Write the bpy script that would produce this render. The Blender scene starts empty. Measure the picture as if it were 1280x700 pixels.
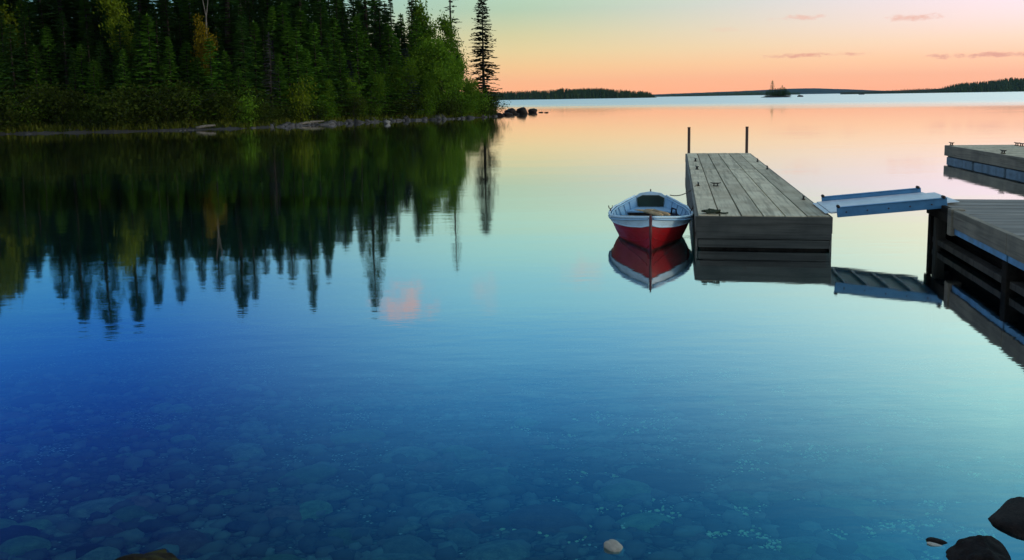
import bpy, bmesh, math, random
import numpy as np
from mathutils import Vector, Matrix, noise as mnoise

# ------------------------------------------------------------------ scene, camera, sky, sun, exposure
S = bpy.context.scene
COL = S.collection
R = math.radians
EYE, FPX, PITCH, ROLL = 2.2, 1100.0, R(7.0), R(-0.91)
PPX, PPY = 640.0, 258.0

cam_data = bpy.data.cameras.new('camera')
cam = bpy.data.objects.new('camera', cam_data); COL.objects.link(cam)
cam.matrix_world = Matrix.Translation((0, 0, EYE)) @ Matrix.Rotation(math.pi / 2 - PITCH, 4, 'X') @ Matrix.Rotation(ROLL, 4, 'Z')
cam_data.sensor_width = 36.0
cam_data.lens = 36.0 * FPX / 1280.0
cam_data.shift_y = -(350.0 - PPY) / 1280.0
cam_data.clip_start, cam_data.clip_end = 0.1, 30000.0
S.camera = cam

S.view_settings.view_transform = 'Standard'
S.view_settings.look = 'None'
S.view_settings.exposure = 0.0
S.view_settings.gamma = 1.0
S.view_settings.use_curve_mapping = False
S.render.engine = 'CYCLES'
cy = S.cycles
cy.max_bounces, cy.diffuse_bounces, cy.glossy_bounces = 8, 3, 4
cy.transparent_max_bounces, cy.transmission_bounces, cy.volume_bounces = 16, 4, 1
cy.use_denoising = True
try: cy.denoiser = 'OPENIMAGEDENOISE'
except Exception: pass
cy.sample_clamp_indirect = 6.0

M3 = cam.matrix_world.to_3x3()
def ray(px, py):
    return M3 @ Vector(((px - PPX) / FPX, -(py - PPY) / FPX, -1.0))
def ground(px, py, z=0.0):
    d = ray(px, py); t = (z - EYE) / d.z
    return Vector((0, 0, EYE)) + d * t
def az_el(px, py):
    d = ray(px, py).normalized()
    return math.degrees(math.atan2(d.x, d.y)), math.degrees(math.asin(d.z))
def column(px, depth):                      # point on the water plane seen in this column, at this depth
    d = ray(px, 130.0)
    return Vector((d.x / d.y * depth, depth, 0))
def height_at(px, py, p):                   # height of the thing standing at p whose tip shows at (px, py)
    d = ray(px, py)
    return EYE + d.z / math.hypot(d.x, d.y) * math.hypot(p.x, p.y)

# node helper
class Nodes:
    def __init__(s, tree): s.t = tree; s.n = tree.nodes; s.l = tree.links
    def add(s, kind, **kw):
        n = s.n.new(kind)
        for k, v in kw.items(): setattr(n, k, v)
        return n
    def put(s, sock, v):
        if isinstance(v, bpy.types.NodeSocket): s.l.new(v, sock)
        elif v is not None:
            if hasattr(sock.default_value, '__len__') and not hasattr(v, '__len__'): v = (v,) * len(sock.default_value)
            if hasattr(sock.default_value, '__len__') and len(v) == 3 and len(sock.default_value) == 4: v = (*v, 1)
            sock.default_value = v
    def math(s, op, a, b=None, c=None, clamp=False):
        n = s.add('ShaderNodeMath', operation=op); n.use_clamp = clamp
        s.put(n.inputs[0], a)
        if b is not None: s.put(n.inputs[1], b)
        if c is not None: s.put(n.inputs[2], c)
        return n.outputs[0]
    def mix(s, f, a, b, mode='MIX'):
        n = s.add('ShaderNodeMix', data_type='RGBA', blend_type=mode)
        s.put(n.inputs[0], f); s.put(n.inputs[6], a); s.put(n.inputs[7], b)
        return n.outputs[2]
    def ramp(s, f, stops, interp='LINEAR'):
        n = s.add('ShaderNodeValToRGB'); cr = n.color_ramp; cr.interpolation = interp
        while len(cr.elements) < len(stops): cr.elements.new(0.5)
        for e, (p, c) in zip(cr.elements, stops):
            e.position = p
        for e, (p, c) in zip(cr.elements, stops):
            e.color = (c, c, c, 1) if not hasattr(c, '__len__') else (*c, 1)
        s.put(n.inputs[0], f)
        return n.outputs[0]
    def smooth(s, v, a, b, lo=0.0, hi=1.0):
        n = s.add('ShaderNodeMapRange', interpolation_type='SMOOTHSTEP')
        s.put(n.inputs[0], v)
        for i, q in enumerate((a, b, lo, hi)): s.put(n.inputs[1 + i], q)
        return n.outputs[0]
    def noise(s, vec, scale, detail=3.0, rough=0.5):
        n = s.add('ShaderNodeTexNoise'); s.put(n.inputs['Vector'], vec)
        n.inputs['Scale'].default_value = scale; n.inputs['Detail'].default_value = detail
        n.inputs['Roughness'].default_value = rough
        return n.outputs[0]
    def scale(s, vec, xyz, loc=(0, 0, 0)):
        n = s.add('ShaderNodeMapping'); s.put(n.inputs[0], vec)
        n.inputs['Scale'].default_value = xyz; n.inputs['Location'].default_value = loc
        return n.outputs[0]

# ---- sky: dusk gradient by elevation, deep blue to the left, glowing pale to the right
W = bpy.data.worlds.new('World'); S.world = W; W.use_nodes = True
W.node_tree.nodes.clear()
k = Nodes(W.node_tree)
tc = k.add('ShaderNodeTexCoord')
sep = k.add('ShaderNodeSeparateXYZ'); k.put(sep.inputs[0], tc.outputs['Generated'])
el = k.math('MULTIPLY', k.math('ARCSINE', sep.outputs[2]), 180 / math.pi)
az = k.math('MULTIPLY', k.math('ARCTAN2', sep.outputs[0], sep.outputs[1]), 180 / math.pi)
elp = k.math('MAXIMUM', el, 0.0)
pos = k.math('SQRT', k.math('DIVIDE', elp, 90.0))
SKY = 2.0
def sky_ramp(rows):
    return k.ramp(pos, [(math.sqrt(e / 90.0), tuple(min(1, v / SKY) for v in c)) for e, c in rows])
left = sky_ramp([(0, (.55, .46, .34)), (3, (.38, .50, .42)), (5.6, (.20, .44, .46)), (8, (.08, .36, .56)), (11, (.03, .24, .60)),
                 (14, (.008, .14, .58)), (18, (.001, .062, .42)), (22, (.001, .030, .25)), (26, (.0, .016, .14)), (30, (.0, .008, .08)),
                 (40, (.02, .05, .14)), (60, (.15, .22, .32)), (90, (.48, .47, .43))])
mid = sky_ramp([(0, (1.25, .44, .19)), (1, (1.14, .52, .23)), (2, (.99, .61, .28)), (3, (.84, .66, .33)), (4, (.70, .65, .36)), (5.6, (.47, .62, .44)),
                (8, (.46, .72, .57)), (10, (.38, .74, .70)), (13, (.27, .69, .84)), (16, (.16, .55, .88)), (20, (.06, .34, .74)),
                (25, (.010, .15, .46)), (30, (.006, .08, .26)), (40, (.08, .14, .26)), (60, (.30, .33, .34)), (90, (.48, .47, .43))])
right = sky_ramp([(0, (1.25, .47, .25)), (1, (1.18, .54, .31)), (2, (1.14, .66, .42)), (3, (1.10, .76, .58)), (4.2, (1.08, .82, .80)), (5.6, (1.08, .85, .96)),
                  (8, (1.02, .96, .70)), (10, (1.0, 1.08, .84)), (14, (.82, 1.24, 1.14)), (18, (.58, 1.18, 1.20)), (22, (.29, .86, 1.06)),
                  (26, (.08, .58, 1.05)), (30, (.05, .42, .85)), (40, (.18, .42, .72)), (60, (.38, .42, .44)), (90, (.48, .47, .43))])
back = sky_ramp([(0, (.46, .42, .40)), (6, (.46, .48, .48)), (20, (.42, .52, .60)), (45, (.38, .50, .62)), (90, (.48, .47, .43))])
c1 = k.mix(k.smooth(az, -26.0, 2.0), left, mid)
c2 = k.mix(k.math('POWER', k.math('MULTIPLY', az, 1 / 30.0, clamp=True), k.math('MULTIPLY_ADD', k.math('MINIMUM', elp, 40.0), .038, 1.0)), c1, right)
dark = k.math('MAXIMUM', k.smooth(az, 75.0, 135.0), k.smooth(az, -45.0, -100.0))
c3 = k.mix(dark, c2, back)
# thin rosy cloud streaks, placed by direction
cn = k.noise(k.scale(tc.outputs['Generated'], (55, 55, 130)), 1.0, 6.0, 0.7)
for px, py, hw, hh, strength, colr in ((1018, 68.5, 66, 2.6, .75, (.80, .33, .25)), (1240, 68.5, 66, 3.2, .8, (.78, .34, .27)),
                                       (1142, 21, 28, 4.8, .8, (.88, .48, .38)), (1000, 22, 28, 3.8, .6, (.88, .46, .36)),
                                       (905, 37, 30, 3.0, .16, (.9, .5, .36)),
                                       (505, 377, 40, 21, .75, (.80, .46, .40)), (607, 366, 18, 20, .25, (.75, .48, .46)), (730, 340, 32, 20, .28, (.80, .52, .46))):
    a0, e0 = az_el(px, py); e0 = abs(e0)
    wa, we = math.degrees(hw / FPX), math.degrees(hh / FPX)
    da = k.math('DIVIDE', k.math('SUBTRACT', az, a0), wa); de = k.math('DIVIDE', k.math('SUBTRACT', el, e0), we)
    q = k.math('ADD', k.math('MULTIPLY', da, da), k.math('MULTIPLY', de, de))
    q = k.math('ADD', q, k.math('MULTIPLY', k.math('SUBTRACT', cn, 0.5), 7.0))
    m = k.math('MULTIPLY', k.smooth(q, 1.3, -0.6), strength)
    c3 = k.mix(m, c3, tuple(v / SKY for v in colr))
nish = k.add('ShaderNodeTexSky', sky_type='NISHITA'); nish.sun_disc = False
nish.sun_elevation, nish.sun_rotation = R(9), R(108)
b1 = k.add('ShaderNodeBackground'); k.put(b1.inputs[0], c3); b1.inputs[1].default_value = SKY
b2 = k.add('ShaderNodeBackground'); k.put(b2.inputs[0], nish.outputs[0]); b2.inputs[1].default_value = 0.006
ad = k.add('ShaderNodeAddShader'); k.l.new(b1.outputs[0], ad.inputs[0]); k.l.new(b2.outputs[0], ad.inputs[1])
wo = k.add('ShaderNodeOutputWorld'); k.l.new(ad.outputs[0], wo.inputs[0])

# ---- the afterglow from the right
sun_d = bpy.data.lights.new('sun', 'SUN'); sun_d.energy = 1.25; sun_d.angle = R(14); sun_d.color = (1.0, 0.80, 0.58)
sun = bpy.data.objects.new('sun', sun_d); COL.objects.link(sun)
def sun_from(azd, eld):
    d = Vector((math.sin(R(azd)) * math.cos(R(eld)), math.cos(R(azd)) * math.cos(R(eld)), math.sin(R(eld))))
    sun.rotation_euler = d.to_track_quat('Z', 'Y').to_euler()
sun_from(108, 9)

# ------------------------------------------------------------------ helpers
def tag(o, label=None, cat=None, group=None, kind=None):
    if label: o['label'] = label
    if cat: o['category'] = cat
    if group: o['group'] = group
    if kind: o['kind'] = kind
    return o
def empty(name, loc=(0, 0, 0), rz=0.0):
    o = bpy.data.objects.new(name, None); COL.objects.link(o)
    o.location = loc; o.rotation_euler = (0, 0, rz); o.empty_display_size = 0.2
    return o
def mesh_obj(name, me, mat=None, parent=None, smooth=False):
    o = bpy.data.objects.new(name, me); COL.objects.link(o)
    if mat and not me.materials: me.materials.append(mat)
    if parent: o.parent = parent
    if smooth: me.polygons.foreach_set('use_smooth', [True] * len(me.polygons))
    return o
def raw(name, verts, faces):
    me = bpy.data.meshes.new(name); me.from_pydata([tuple(v) for v in verts], [], [tuple(f) for f in faces]); me.update()
    return me
class MB:
    def __init__(s): s.v = []; s.f = []
    def add(s, verts, faces):
        o = len(s.v); s.v += [tuple(v) for v in verts]; s.f += [tuple(i + o for i in f) for f in faces]
    def box(s, x0, x1, y0, y1, z0, z1, bev=0.0, mat=None):
        if bev <= 0:
            vs = [(x, y, z) for z in (z0, z1) for y in (y0, y1) for x in (x0, x1)]
            fs = [(0, 2, 3, 1), (4, 5, 7, 6), (0, 1, 5, 4), (2, 6, 7, 3), (0, 4, 6, 2), (1, 3, 7, 5)]
        else:
            bm = bmesh.new(); bmesh.ops.create_cube(bm, size=1)
            for v in bm.verts: v.co = Vector(((x0 + x1) / 2 + v.co.x * (x1 - x0), (y0 + y1) / 2 + v.co.y * (y1 - y0), (z0 + z1) / 2 + v.co.z * (z1 - z0)))
            bmesh.ops.bevel(bm, geom=bm.edges[:], offset=bev, segments=2, affect='EDGES', profile=0.6)
            bm.verts.index_update(); vs = [v.co.copy() for v in bm.verts]; fs = [[v.index for v in f.verts] for f in bm.faces]; bm.free()
        if mat is not None: vs = [mat @ Vector(v) for v in vs]
        s.add(vs, fs)
    def tube(s, pts, rad, n=8, cap=True):
        pts = [Vector(p) for p in pts]; rads = rad if hasattr(rad, '__len__') else [rad] * len(pts)
        vs = []; fs = []; up = None
        for i, p in enumerate(pts):
            d = (pts[min(i + 1, len(pts) - 1)] - pts[max(i - 1, 0)]).normalized()
            if up is None or abs(up.dot(d)) > .95: up = Vector((0, 0, 1)) if abs(d.z) < .9 else Vector((1, 0, 0))
            a = d.cross(up).normalized(); b = d.cross(a).normalized()
            for j in range(n):
                t = 2 * math.pi * j / n
                vs.append(p + (a * math.cos(t) + b * math.sin(t)) * rads[i])
        for i in range(len(pts) - 1):
            for j in range(n):
                fs.append((i * n + j, i * n + (j + 1) % n, (i + 1) * n + (j + 1) % n, (i + 1) * n + j))
        if cap: fs += [tuple(range(n))[::-1], tuple((len(pts) - 1) * n + j for j in range(n))]
        s.add(vs, fs)
    def mesh(s, name): return raw(name, s.v, s.f)
    def build(s, name, mat, parent=None, smooth=False): return mesh_obj(name, s.mesh(name), mat, parent, smooth)

def material(name):
    m = bpy.data.materials.new(name); m.use_nodes = True; m.node_tree.nodes.clear()
    kk = Nodes(m.node_tree); out = kk.add('ShaderNodeOutputMaterial')
    return m, kk, out
def principled(kk, out, base, rough=0.7, spec=0.3, metal=0.0, normal=None):
    p = kk.add('ShaderNodeBsdfPrincipled')
    kk.put(p.inputs['Base Color'], base); kk.put(p.inputs['Roughness'], rough); kk.put(p.inputs['Metallic'], metal)
    kk.put(p.inputs['Specular IOR Level'], spec)
    if normal is not None: kk.l.new(normal, p.inputs['Normal'])
    kk.l.new(p.outputs[0], out.inputs[0]); return p
def bump(kk, h, strength=0.4, dist=0.02):
    b = kk.add('ShaderNodeBump'); b.inputs['Strength'].default_value = strength; b.inputs['Distance'].default_value = dist
    kk.l.new(h, b.inputs['Height']); return b.outputs[0]
def objco(kk): return kk.add('ShaderNodeTexCoord').outputs['Object']

def wood_mat(name, c0, c1, c2, along=1, rough=0.8, grain=1.0, spec=.25):
    m, kk, out = material(name); co = objco(kk)
    g = kk.add('ShaderNodeNewGeometry').outputs['Random Per Island']
    sc = [26, 26, 26]; sc[along] = 1.1
    off = kk.add('ShaderNodeVectorMath', operation='ADD'); kk.put(off.inputs[0], co)
    cmb = kk.add('ShaderNodeCombineXYZ'); kk.put(cmb.inputs[0], kk.math('MULTIPLY', g, 31.0)); kk.put(cmb.inputs[1], kk.math('MULTIPLY', g, 57.0)); kk.put(cmb.inputs[2], kk.math('MULTIPLY', g, 13.0))
    kk.l.new(cmb.outputs[0], off.inputs[1])
    n1 = kk.noise(kk.scale(off.outputs[0], sc), 1.0, 5.0, .6)
    n2 = kk.noise(off.outputs[0], 1.6, 4.0, .6)
    n3 = kk.noise(kk.scale(off.outputs[0], [v * .45 for v in sc]), 1.0, 2.0)
    base = kk.mix(kk.smooth(n2, .3, .7), c0, c1)
    base = kk.mix(kk.math('MULTIPLY', kk.smooth(n1, .45, .75), .7), base, c2)
    base = kk.mix(kk.math('MULTIPLY', kk.smooth(n3, .52, .68), .45), base, tuple(v * .45 for v in c2))
    v = kk.math('MULTIPLY_ADD', g, .55, .66)
    base = kk.mix(1.0, base, kk.ramp(v, [(0, 0), (1, 1)]), 'MULTIPLY')
    principled(kk, out, base, rough, spec, normal=bump(kk, n1, .5 * grain, .006))
    return m
def plain_mat(name, c, rough=.6, spec=.4, metal=0.0, var=.25, scale=3.0, dirt=None):
    m, kk, out = material(name); co = objco(kk)
    n = kk.noise(co, scale, 5.0, .6)
    base = kk.mix(kk.smooth(n, .3, .7), tuple(v * (1 - var) for v in c), tuple(min(1, v * (1 + var * .5)) for v in c))
    if dirt:
        n2 = kk.noise(co, scale * 4, 5.0, .7); base = kk.mix(kk.math('MULTIPLY', kk.smooth(n2, .55, .75), .6), base, dirt)
    principled(kk, out, base, kk.smooth(n, .2, .8, rough * .85, min(1, rough * 1.15)), spec, metal, bump(kk, kk.noise(co, scale * 12, 3.0), .15, .004))
    return m
def leaf_mat(name, c0, c1, trans=.25, nscale=.5):
    m, kk, out = material(name)
    geo = kk.add('ShaderNodeNewGeometry'); oi = kk.add('ShaderNodeObjectInfo')
    n = kk.noise(objco(kk), nscale, 3.0, .6)
    f = kk.math('ADD', kk.math('MULTIPLY', geo.outputs['Random Per Island'], .5), kk.math('MULTIPLY', kk.smooth(n, .35, .65), .5))
    base = kk.mix(f, c0, c1)
    br = kk.math('MULTIPLY_ADD', oi.outputs['Random'], .6, .7)
    base = kk.mix(1.0, base, br, 'MULTIPLY')
    d = kk.add('ShaderNodeBsdfDiffuse'); kk.put(d.inputs[0], base)
    t = kk.add('ShaderNodeBsdfTranslucent'); kk.put(t.inputs[0], base)
    mx = kk.add('ShaderNodeMixShader'); mx.inputs[0].default_value = trans
    kk.l.new(d.outputs[0], mx.inputs[1]); kk.l.new(t.outputs[0], mx.inputs[2]); kk.l.new(mx.outputs[0], out.inputs[0])
    return m
def hull_mat(name, c, dark, scale=5.0):
    m, kk, out = material(name); co = objco(kk); sp = kk.add('ShaderNodeSeparateXYZ'); kk.put(sp.inputs[0], co)
    n = kk.noise(kk.scale(co, (scale, scale * .35, scale * 1.6)), 1.0, 6.0, .7); n2 = kk.noise(kk.scale(co, (30, 3, 60)), 1.0, 4.0, .6)
    base = kk.mix(kk.math('MULTIPLY', kk.smooth(n, .40, .72), .65), c, dark)
    base = kk.mix(kk.math('MULTIPLY', kk.smooth(n2, .60, .72), .5), base, tuple(min(1, q * 1.6 + .03) for q in c))
    base = kk.mix(kk.math('MULTIPLY', kk.smooth(kk.math('ADD', sp.outputs[2], kk.math('MULTIPLY', n, .06)), .085, .035), .8), base, (.020, .022, .016))
    principled(kk, out, base, kk.smooth(n, .3, .7, .35, .6), .4, normal=bump(kk, n2, .15, .004)); return m
def rock_mat(name, c0, c1, moss=None, rough=.75, spec=.35):
    m, kk, out = material(name); co = objco(kk); oi = kk.add('ShaderNodeObjectInfo')
    off = kk.add('ShaderNodeVectorMath', operation='ADD'); kk.put(off.inputs[0], co); kk.l.new(oi.outputs['Random'], off.inputs[1])
    v = off.outputs[0]
    n1 = kk.noise(v, 2.2, 6.0, .65); n2 = kk.noise(v, 14.0, 5.0, .7)
    base = kk.mix(kk.smooth(n1, .3, .7), c0, c1)
    base = kk.mix(kk.math('MULTIPLY', kk.smooth(n2, .5, .75), .5), base, tuple(q * 1.7 for q in c1))
    if moss:
        sp = kk.add('ShaderNodeSeparateXYZ'); kk.put(sp.inputs[0], kk.add('ShaderNodeNewGeometry').outputs['Normal'])
        base = kk.mix(kk.math('MULTIPLY', kk.smooth(sp.outputs[2], .35, .8), kk.smooth(n1, .42, .6)), base, moss)
    base = kk.mix(1.0, base, kk.ramp(kk.math('MULTIPLY_ADD', oi.outputs['Random'], .5, .5), [(0, 0), (1, 1)]), 'MULTIPLY')
    principled(kk, out, base, rough, spec, normal=bump(kk, n2, .6, .03))
    return m

# ------------------------------------------------------------------ lakebed, water, shore, far shores
def bed_z(x, y):
    xs = [-50, 0.0, 2.6, 3.2, 4.0, 5.0, 7.0, 10.0, 14, 22.0, 40.0, 1e5]
    zs = [2.0, 1.0, .10, -.10, -.24, -.40, -.72, -1.15, -1.6, -2.6, -4.5, -4.5]
    z = np.interp(y, xs, zs)
    return z
def grid(name, xs, ys, zf):
    xx, yy = np.meshgrid(xs, ys); zz = zf(xx, yy)
    v = np.stack([xx, yy, zz], -1).reshape(-1, 3); nx, ny = len(xs), len(ys)
    i = np.arange(nx * ny).reshape(ny, nx)
    f = np.stack([i[:-1, :-1], i[:-1, 1:], i[1:, 1:], i[1:, :-1]], -1).reshape(-1, 4)
    return raw(name, v.tolist(), f.tolist())
rng = np.random.default_rng(5)
def wob(x, y):
    return (np.sin(x * 2.1 + y * 1.3) + np.sin(x * 3.7 - y * 2.9 + 1) + np.sin(x * .9 + 2.3 * y + 2)) / 3
xs = np.concatenate([[-9000, -2000, -300, -60], np.linspace(-14, 14, 113), [60, 300, 2000, 9000]])
ys = np.concatenate([[-300, -60, -10], np.linspace(0, 16, 81), [20, 26, 40, 80, 200, 600, 2000, 9000]])
me = grid('lakebed', xs, ys, lambda x, y: bed_z(x, y) + .035 * wob(x, y) * (np.abs(x) < 20) * (y > 0) * (y < 20))
m, kk, out = material('lakebed stones')
co = kk.add('ShaderNodeNewGeometry').outputs['Position']
warp = kk.add('ShaderNodeVectorMath', operation='MULTIPLY_ADD')
nz = kk.add('ShaderNodeTexNoise'); kk.put(nz.inputs[0], co); nz.inputs['Scale'].default_value = 3.0
kk.l.new(nz.outputs[1], warp.inputs[0]); warp.inputs[1].default_value = (.22, .22, .0); kk.l.new(co, warp.inputs[2])
def voro(scale, feature='F1', vec=None):
    n = kk.add('ShaderNodeTexVoronoi', feature=feature); kk.put(n.inputs['Vector'], vec if vec is not None else warp.outputs[0]); n.inputs['Scale'].default_value = scale
    return n
flat = kk.scale(warp.outputs[0], (1, 1.25, 0))
va = voro(16.0, vec=flat); vd = voro(16.0, 'DISTANCE_TO_EDGE', flat)
sa = kk.add('ShaderNodeSeparateColor'); kk.l.new(va.outputs['Color'], sa.inputs[0])
pal = [(0, (.05, .07, .06)), (.25, (.13, .16, .11)), (.45, (.19, .13, .10)), (.6, (.10, .14, .09)), (.8, (.26, .27, .19)), (1, (.07, .06, .06))]
base = kk.mix(kk.smooth(vd.outputs[0], .0, .16), (.02, .026, .024), kk.ramp(sa.outputs[0], pal))
silt = kk.smooth(kk.noise(co, .5, 5.0, .6), .40, .62)
base = kk.mix(kk.math('MULTIPLY', silt, .75), base, (.045, .058, .048))
# drifts of pale gravel between the stones
ve = voro(34.0, vec=kk.scale(co, (1, 1, 0))); se = kk.add('ShaderNodeSeparateColor'); kk.l.new(ve.outputs['Color'], se.inputs[0])
patch = kk.smooth(kk.noise(co, .95, 4.0, .65), .50, .66)
grit = kk.math('MULTIPLY', kk.smooth(ve.outputs['Distance'], .45, .25), kk.math('GREATER_THAN', kk.math('ADD', se.outputs[0], kk.math('MULTIPLY', patch, .62)), .97))
base = kk.mix(grit, base, kk.mix(se.outputs[1], (.42, .46, .30), (.62, .62, .50)))
principled(kk, out, base, .9, .1, normal=bump(kk, vd.outputs[0], .6, .02))
tag(mesh_obj('ground', me, m), kind='structure')

# water
wx = [-9000, -1500, -300, -60, -10, 10, 60, 300, 1500, 9000]; wy = [-300, -10, 2, 10, 30, 80, 200, 600, 2500, 9000]
me = grid('water', np.array(wx, float), np.array(wy, float), lambda x, y: x * 0)
m, kk, out = material('lake water')
P = kk.add('ShaderNodeNewGeometry').outputs['Position']
sp = kk.add('ShaderNodeSeparateXYZ'); kk.put(sp.inputs[0], P)
edge = kk.noise(kk.scale(P, (.006, .02, 0)), 1.0, 3.0)
reach = kk.math('ADD', kk.math('MULTIPLY_ADD', sp.outputs[0], 1.0, sp.outputs[1]), kk.math('MULTIPLY', kk.math('SUBTRACT', edge, .5), 150.0))
windy = kk.smooth(reach, 125.0, 330.0)
rip1 = kk.noise(kk.scale(P, (1.6, 4.2, 0)), 1.0, 3.0, .55)
rip2 = kk.noise(kk.scale(P, (.16, .55, 0)), 1.0, 2.0, .5)
rip3 = kk.noise(kk.scale(P, (7, 16, 0)), 1.0, 2.0, .5)
hgt = kk.math('ADD', kk.math('MULTIPLY', rip1, kk.smooth(kk.noise(kk.scale(P, (.05, .22, 0)), 1.0, 3.0), .38, .66, .0004, .0021)), kk.math('ADD', kk.math('MULTIPLY', rip2, .005), kk.math('MULTIPLY', rip3, .00012)))
bp = kk.add('ShaderNodeBump'); bp.inputs['Strength'].default_value = 1.0; bp.inputs['Distance'].default_value = 1.0
kk.l.new(hgt, bp.inputs['Height'])
gl = kk.add('ShaderNodeBsdfGlossy'); gl.distribution = 'GGX'; kk.put(gl.inputs['Color'], (1, 1, 1))
kk.put(gl.inputs['Roughness'], kk.math('ADD', .035, kk.math('MULTIPLY', windy, .26))); kk.l.new(bp.outputs[0], gl.inputs['Normal'])
lw = kk.add('ShaderNodeLayerWeight'); lw.inputs[0].default_value = .5
sa_ = lambda d: 1 - math.sin(R(d))
refl = kk.ramp(lw.outputs['Facing'], [(0, .05), (sa_(50), .10), (sa_(30), .22), (sa_(24), .32), (sa_(20), .44), (sa_(15), .60), (sa_(12), .70), (sa_(8), .87), (sa_(3), .98), (1, 1.0)])
tr = kk.add('ShaderNodeBsdfTransparent'); kk.put(tr.inputs[0], (.38, .80, .86))
df = kk.add('ShaderNodeBsdfDiffuse'); kk.put(df.inputs[0], (.002, .018, .055))
body = kk.add('ShaderNodeMixShader'); body.inputs[0].default_value = .06
kk.l.new(tr.outputs[0], body.inputs[1]); kk.l.new(df.outputs[0], body.inputs[2])
mx = kk.add('ShaderNodeMixShader'); kk.l.new(refl, mx.inputs[0]); kk.l.new(body.outputs[0], mx.inputs[1]); kk.l.new(gl.outputs[0], mx.inputs[2])
kk.l.new(mx.outputs[0], out.inputs[0])
tag(mesh_obj('water', me, m), kind='structure')

# wooded shore on the left: a height field from the distance to its outline
SHORE = [(-150, 60), (-60, 68.5), (-40.5, 70.1), (-31.6, 71.4), (-23, 74.9), (-18, 83.7), (-11.9, 94.7), (-7, 98.8), (-3.6, 104.5),
         (-1.9, 111), (-1.6, 118), (-4, 126), (-12, 135), (-40, 152), (-150, 175)]
def shore_dist(px, py):
    poly = np.array(SHORE, float); n = len(poly); best = np.full(px.shape, 1e9); ins = np.zeros(px.shape, bool)
    for i in range(n):
        a, b = poly[i], poly[(i + 1) % n]
        ab = b - a; t = np.clip(((px - a[0]) * ab[0] + (py - a[1]) * ab[1]) / (ab @ ab), 0, 1)
        best = np.minimum(best, np.hypot(px - a[0] - t * ab[0], py - a[1] - t * ab[1]))
        cond = ((a[1] > py) != (b[1] > py)) & (px < (b[0] - a[0]) * (py - a[1]) / (b[1] - a[1] + 1e-12) + a[0])
        ins ^= cond
    return np.where(ins, best, -best)
def land_z(x, y):
    x = np.asarray(x, float); y = np.asarray(y, float)
    d = shore_dist(x, y)
    d = d + .45 * wob(x * .9, y * .8) + .25 * wob(x * 2.3 + 4, y * 2.1)
    return np.interp(d, [-30, -8, -2, 0, .8, 2.2, 5, 10, 30, 60], [-5, -2.0, -.5, -.03, .16, .55, 1.0, 1.3, 2.6, 4.5])
me = grid('shore', np.linspace(-150, 12, 230), np.linspace(56, 178, 190), land_z)
m, kk, out = material('shore soil')
P = kk.add('ShaderNodeNewGeometry').outputs['Position']; sp = kk.add('ShaderNodeSeparateXYZ'); kk.put(sp.inputs[0], P)
n1 = kk.noise(P, 1.4, 5.0, .65); n2 = kk.noise(P, 6.0, 4.0, .7)
peb = kk.mix(n2, (.025, .028, .03), (.10, .105, .11)); soil = kk.mix(kk.smooth(n1, .35, .65), (.018, .024, .008), (.050, .060, .018))
base = kk.mix(kk.smooth(kk.math('ADD', sp.outputs[2], kk.math('MULTIPLY', n1, .35)), .38, .55), peb, soil)
principled(kk, out, base, .95, .1, normal=bump(kk, n2, .8, .15))
tag(mesh_obj('shore', me, m, smooth=True), kind='structure')

# hills and low land on the far side of the lake
def ridge(name, pts, depth, mat, thick, jag, seg=240):
    """pts: (px, crest py) seen on the horizon at this distance -> a real rounded ridge"""
    pxs = np.linspace(pts[0][0], pts[-1][0], seg); pys = np.interp(pxs, [p[0] for p in pts], [p[1] for p in pts])
    v = []; f = []; m_ = 7
    for i, (px, py) in enumerate(zip(pxs, pys)):
        p = column(px, depth); u = Vector((p.x, p.y, 0)).normalized()
        h = max(.3, height_at(px, py, p + u * thick)) * (1 + jag * mnoise.noise(Vector((px * .11, depth, 0))))
        for j in range(m_):
            t = j / (m_ - 1); s = math.sin(t * math.pi) ** .8
            q = p + u * thick * 2 * t
            v.append((q.x, q.y, -1.5 + (h + 1.5) * s))
    for i in range(seg - 1):
        for j in range(m_ - 1):
            a = i * m_ + j; f.append((a, a + m_, a + m_ + 1, a + 1))
    return mesh_obj(name, raw(name, v, f), mat, smooth=True)
m, kk, out = material('haze tinted wooded hill')
P = kk.add('ShaderNodeNewGeometry').outputs['Position']; n1 = kk.noise(P, .02, 6.0, .7)
principled(kk, out, kk.mix(kk.smooth(n1, .35, .65), (.010, .034, .044), (.022, .052, .056)), .95, .05)  # blue of the distant haze is put into the hill colour
HILL = m
tag(ridge('hills', [(780, 119.6), (830, 117.5), (880, 115.6), (930, 113.6), (985, 110.9), (1015, 110.2), (1060, 111.6), (1100, 113.2), (1160, 113.6), (1240, 113)], 4200, HILL, 260, .05), kind='structure')
LAND, kk, out = material('far shore land')
P = kk.add('ShaderNodeNewGeometry').outputs['Position']; n1 = kk.noise(P, .15, 5.0, .7)
principled(kk, out, kk.mix(n1, (.012, .022, .012), (.035, .045, .025)), .95, .05)
FAR = {'west': ([(560, 121.5), (640, 121), (740, 119.8), (812, 120), (821, 121.6)], 1250, 18),
       'north': ([(800, 120.6), (870, 118.7), (960, 116.9), (1000, 116.4)], 2500, 25),
       'east': ([(1050, 115.2), (1100, 114), (1170, 111.2), (1200, 107.5), (1240, 104.5), (1285, 102), (1400, 98), (1520, 99)], 1500, 60)}
for nm, (pts, dep, th) in FAR.items(): tag(ridge('far_shore', pts, dep, LAND, th, .06), kind='structure')

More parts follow.
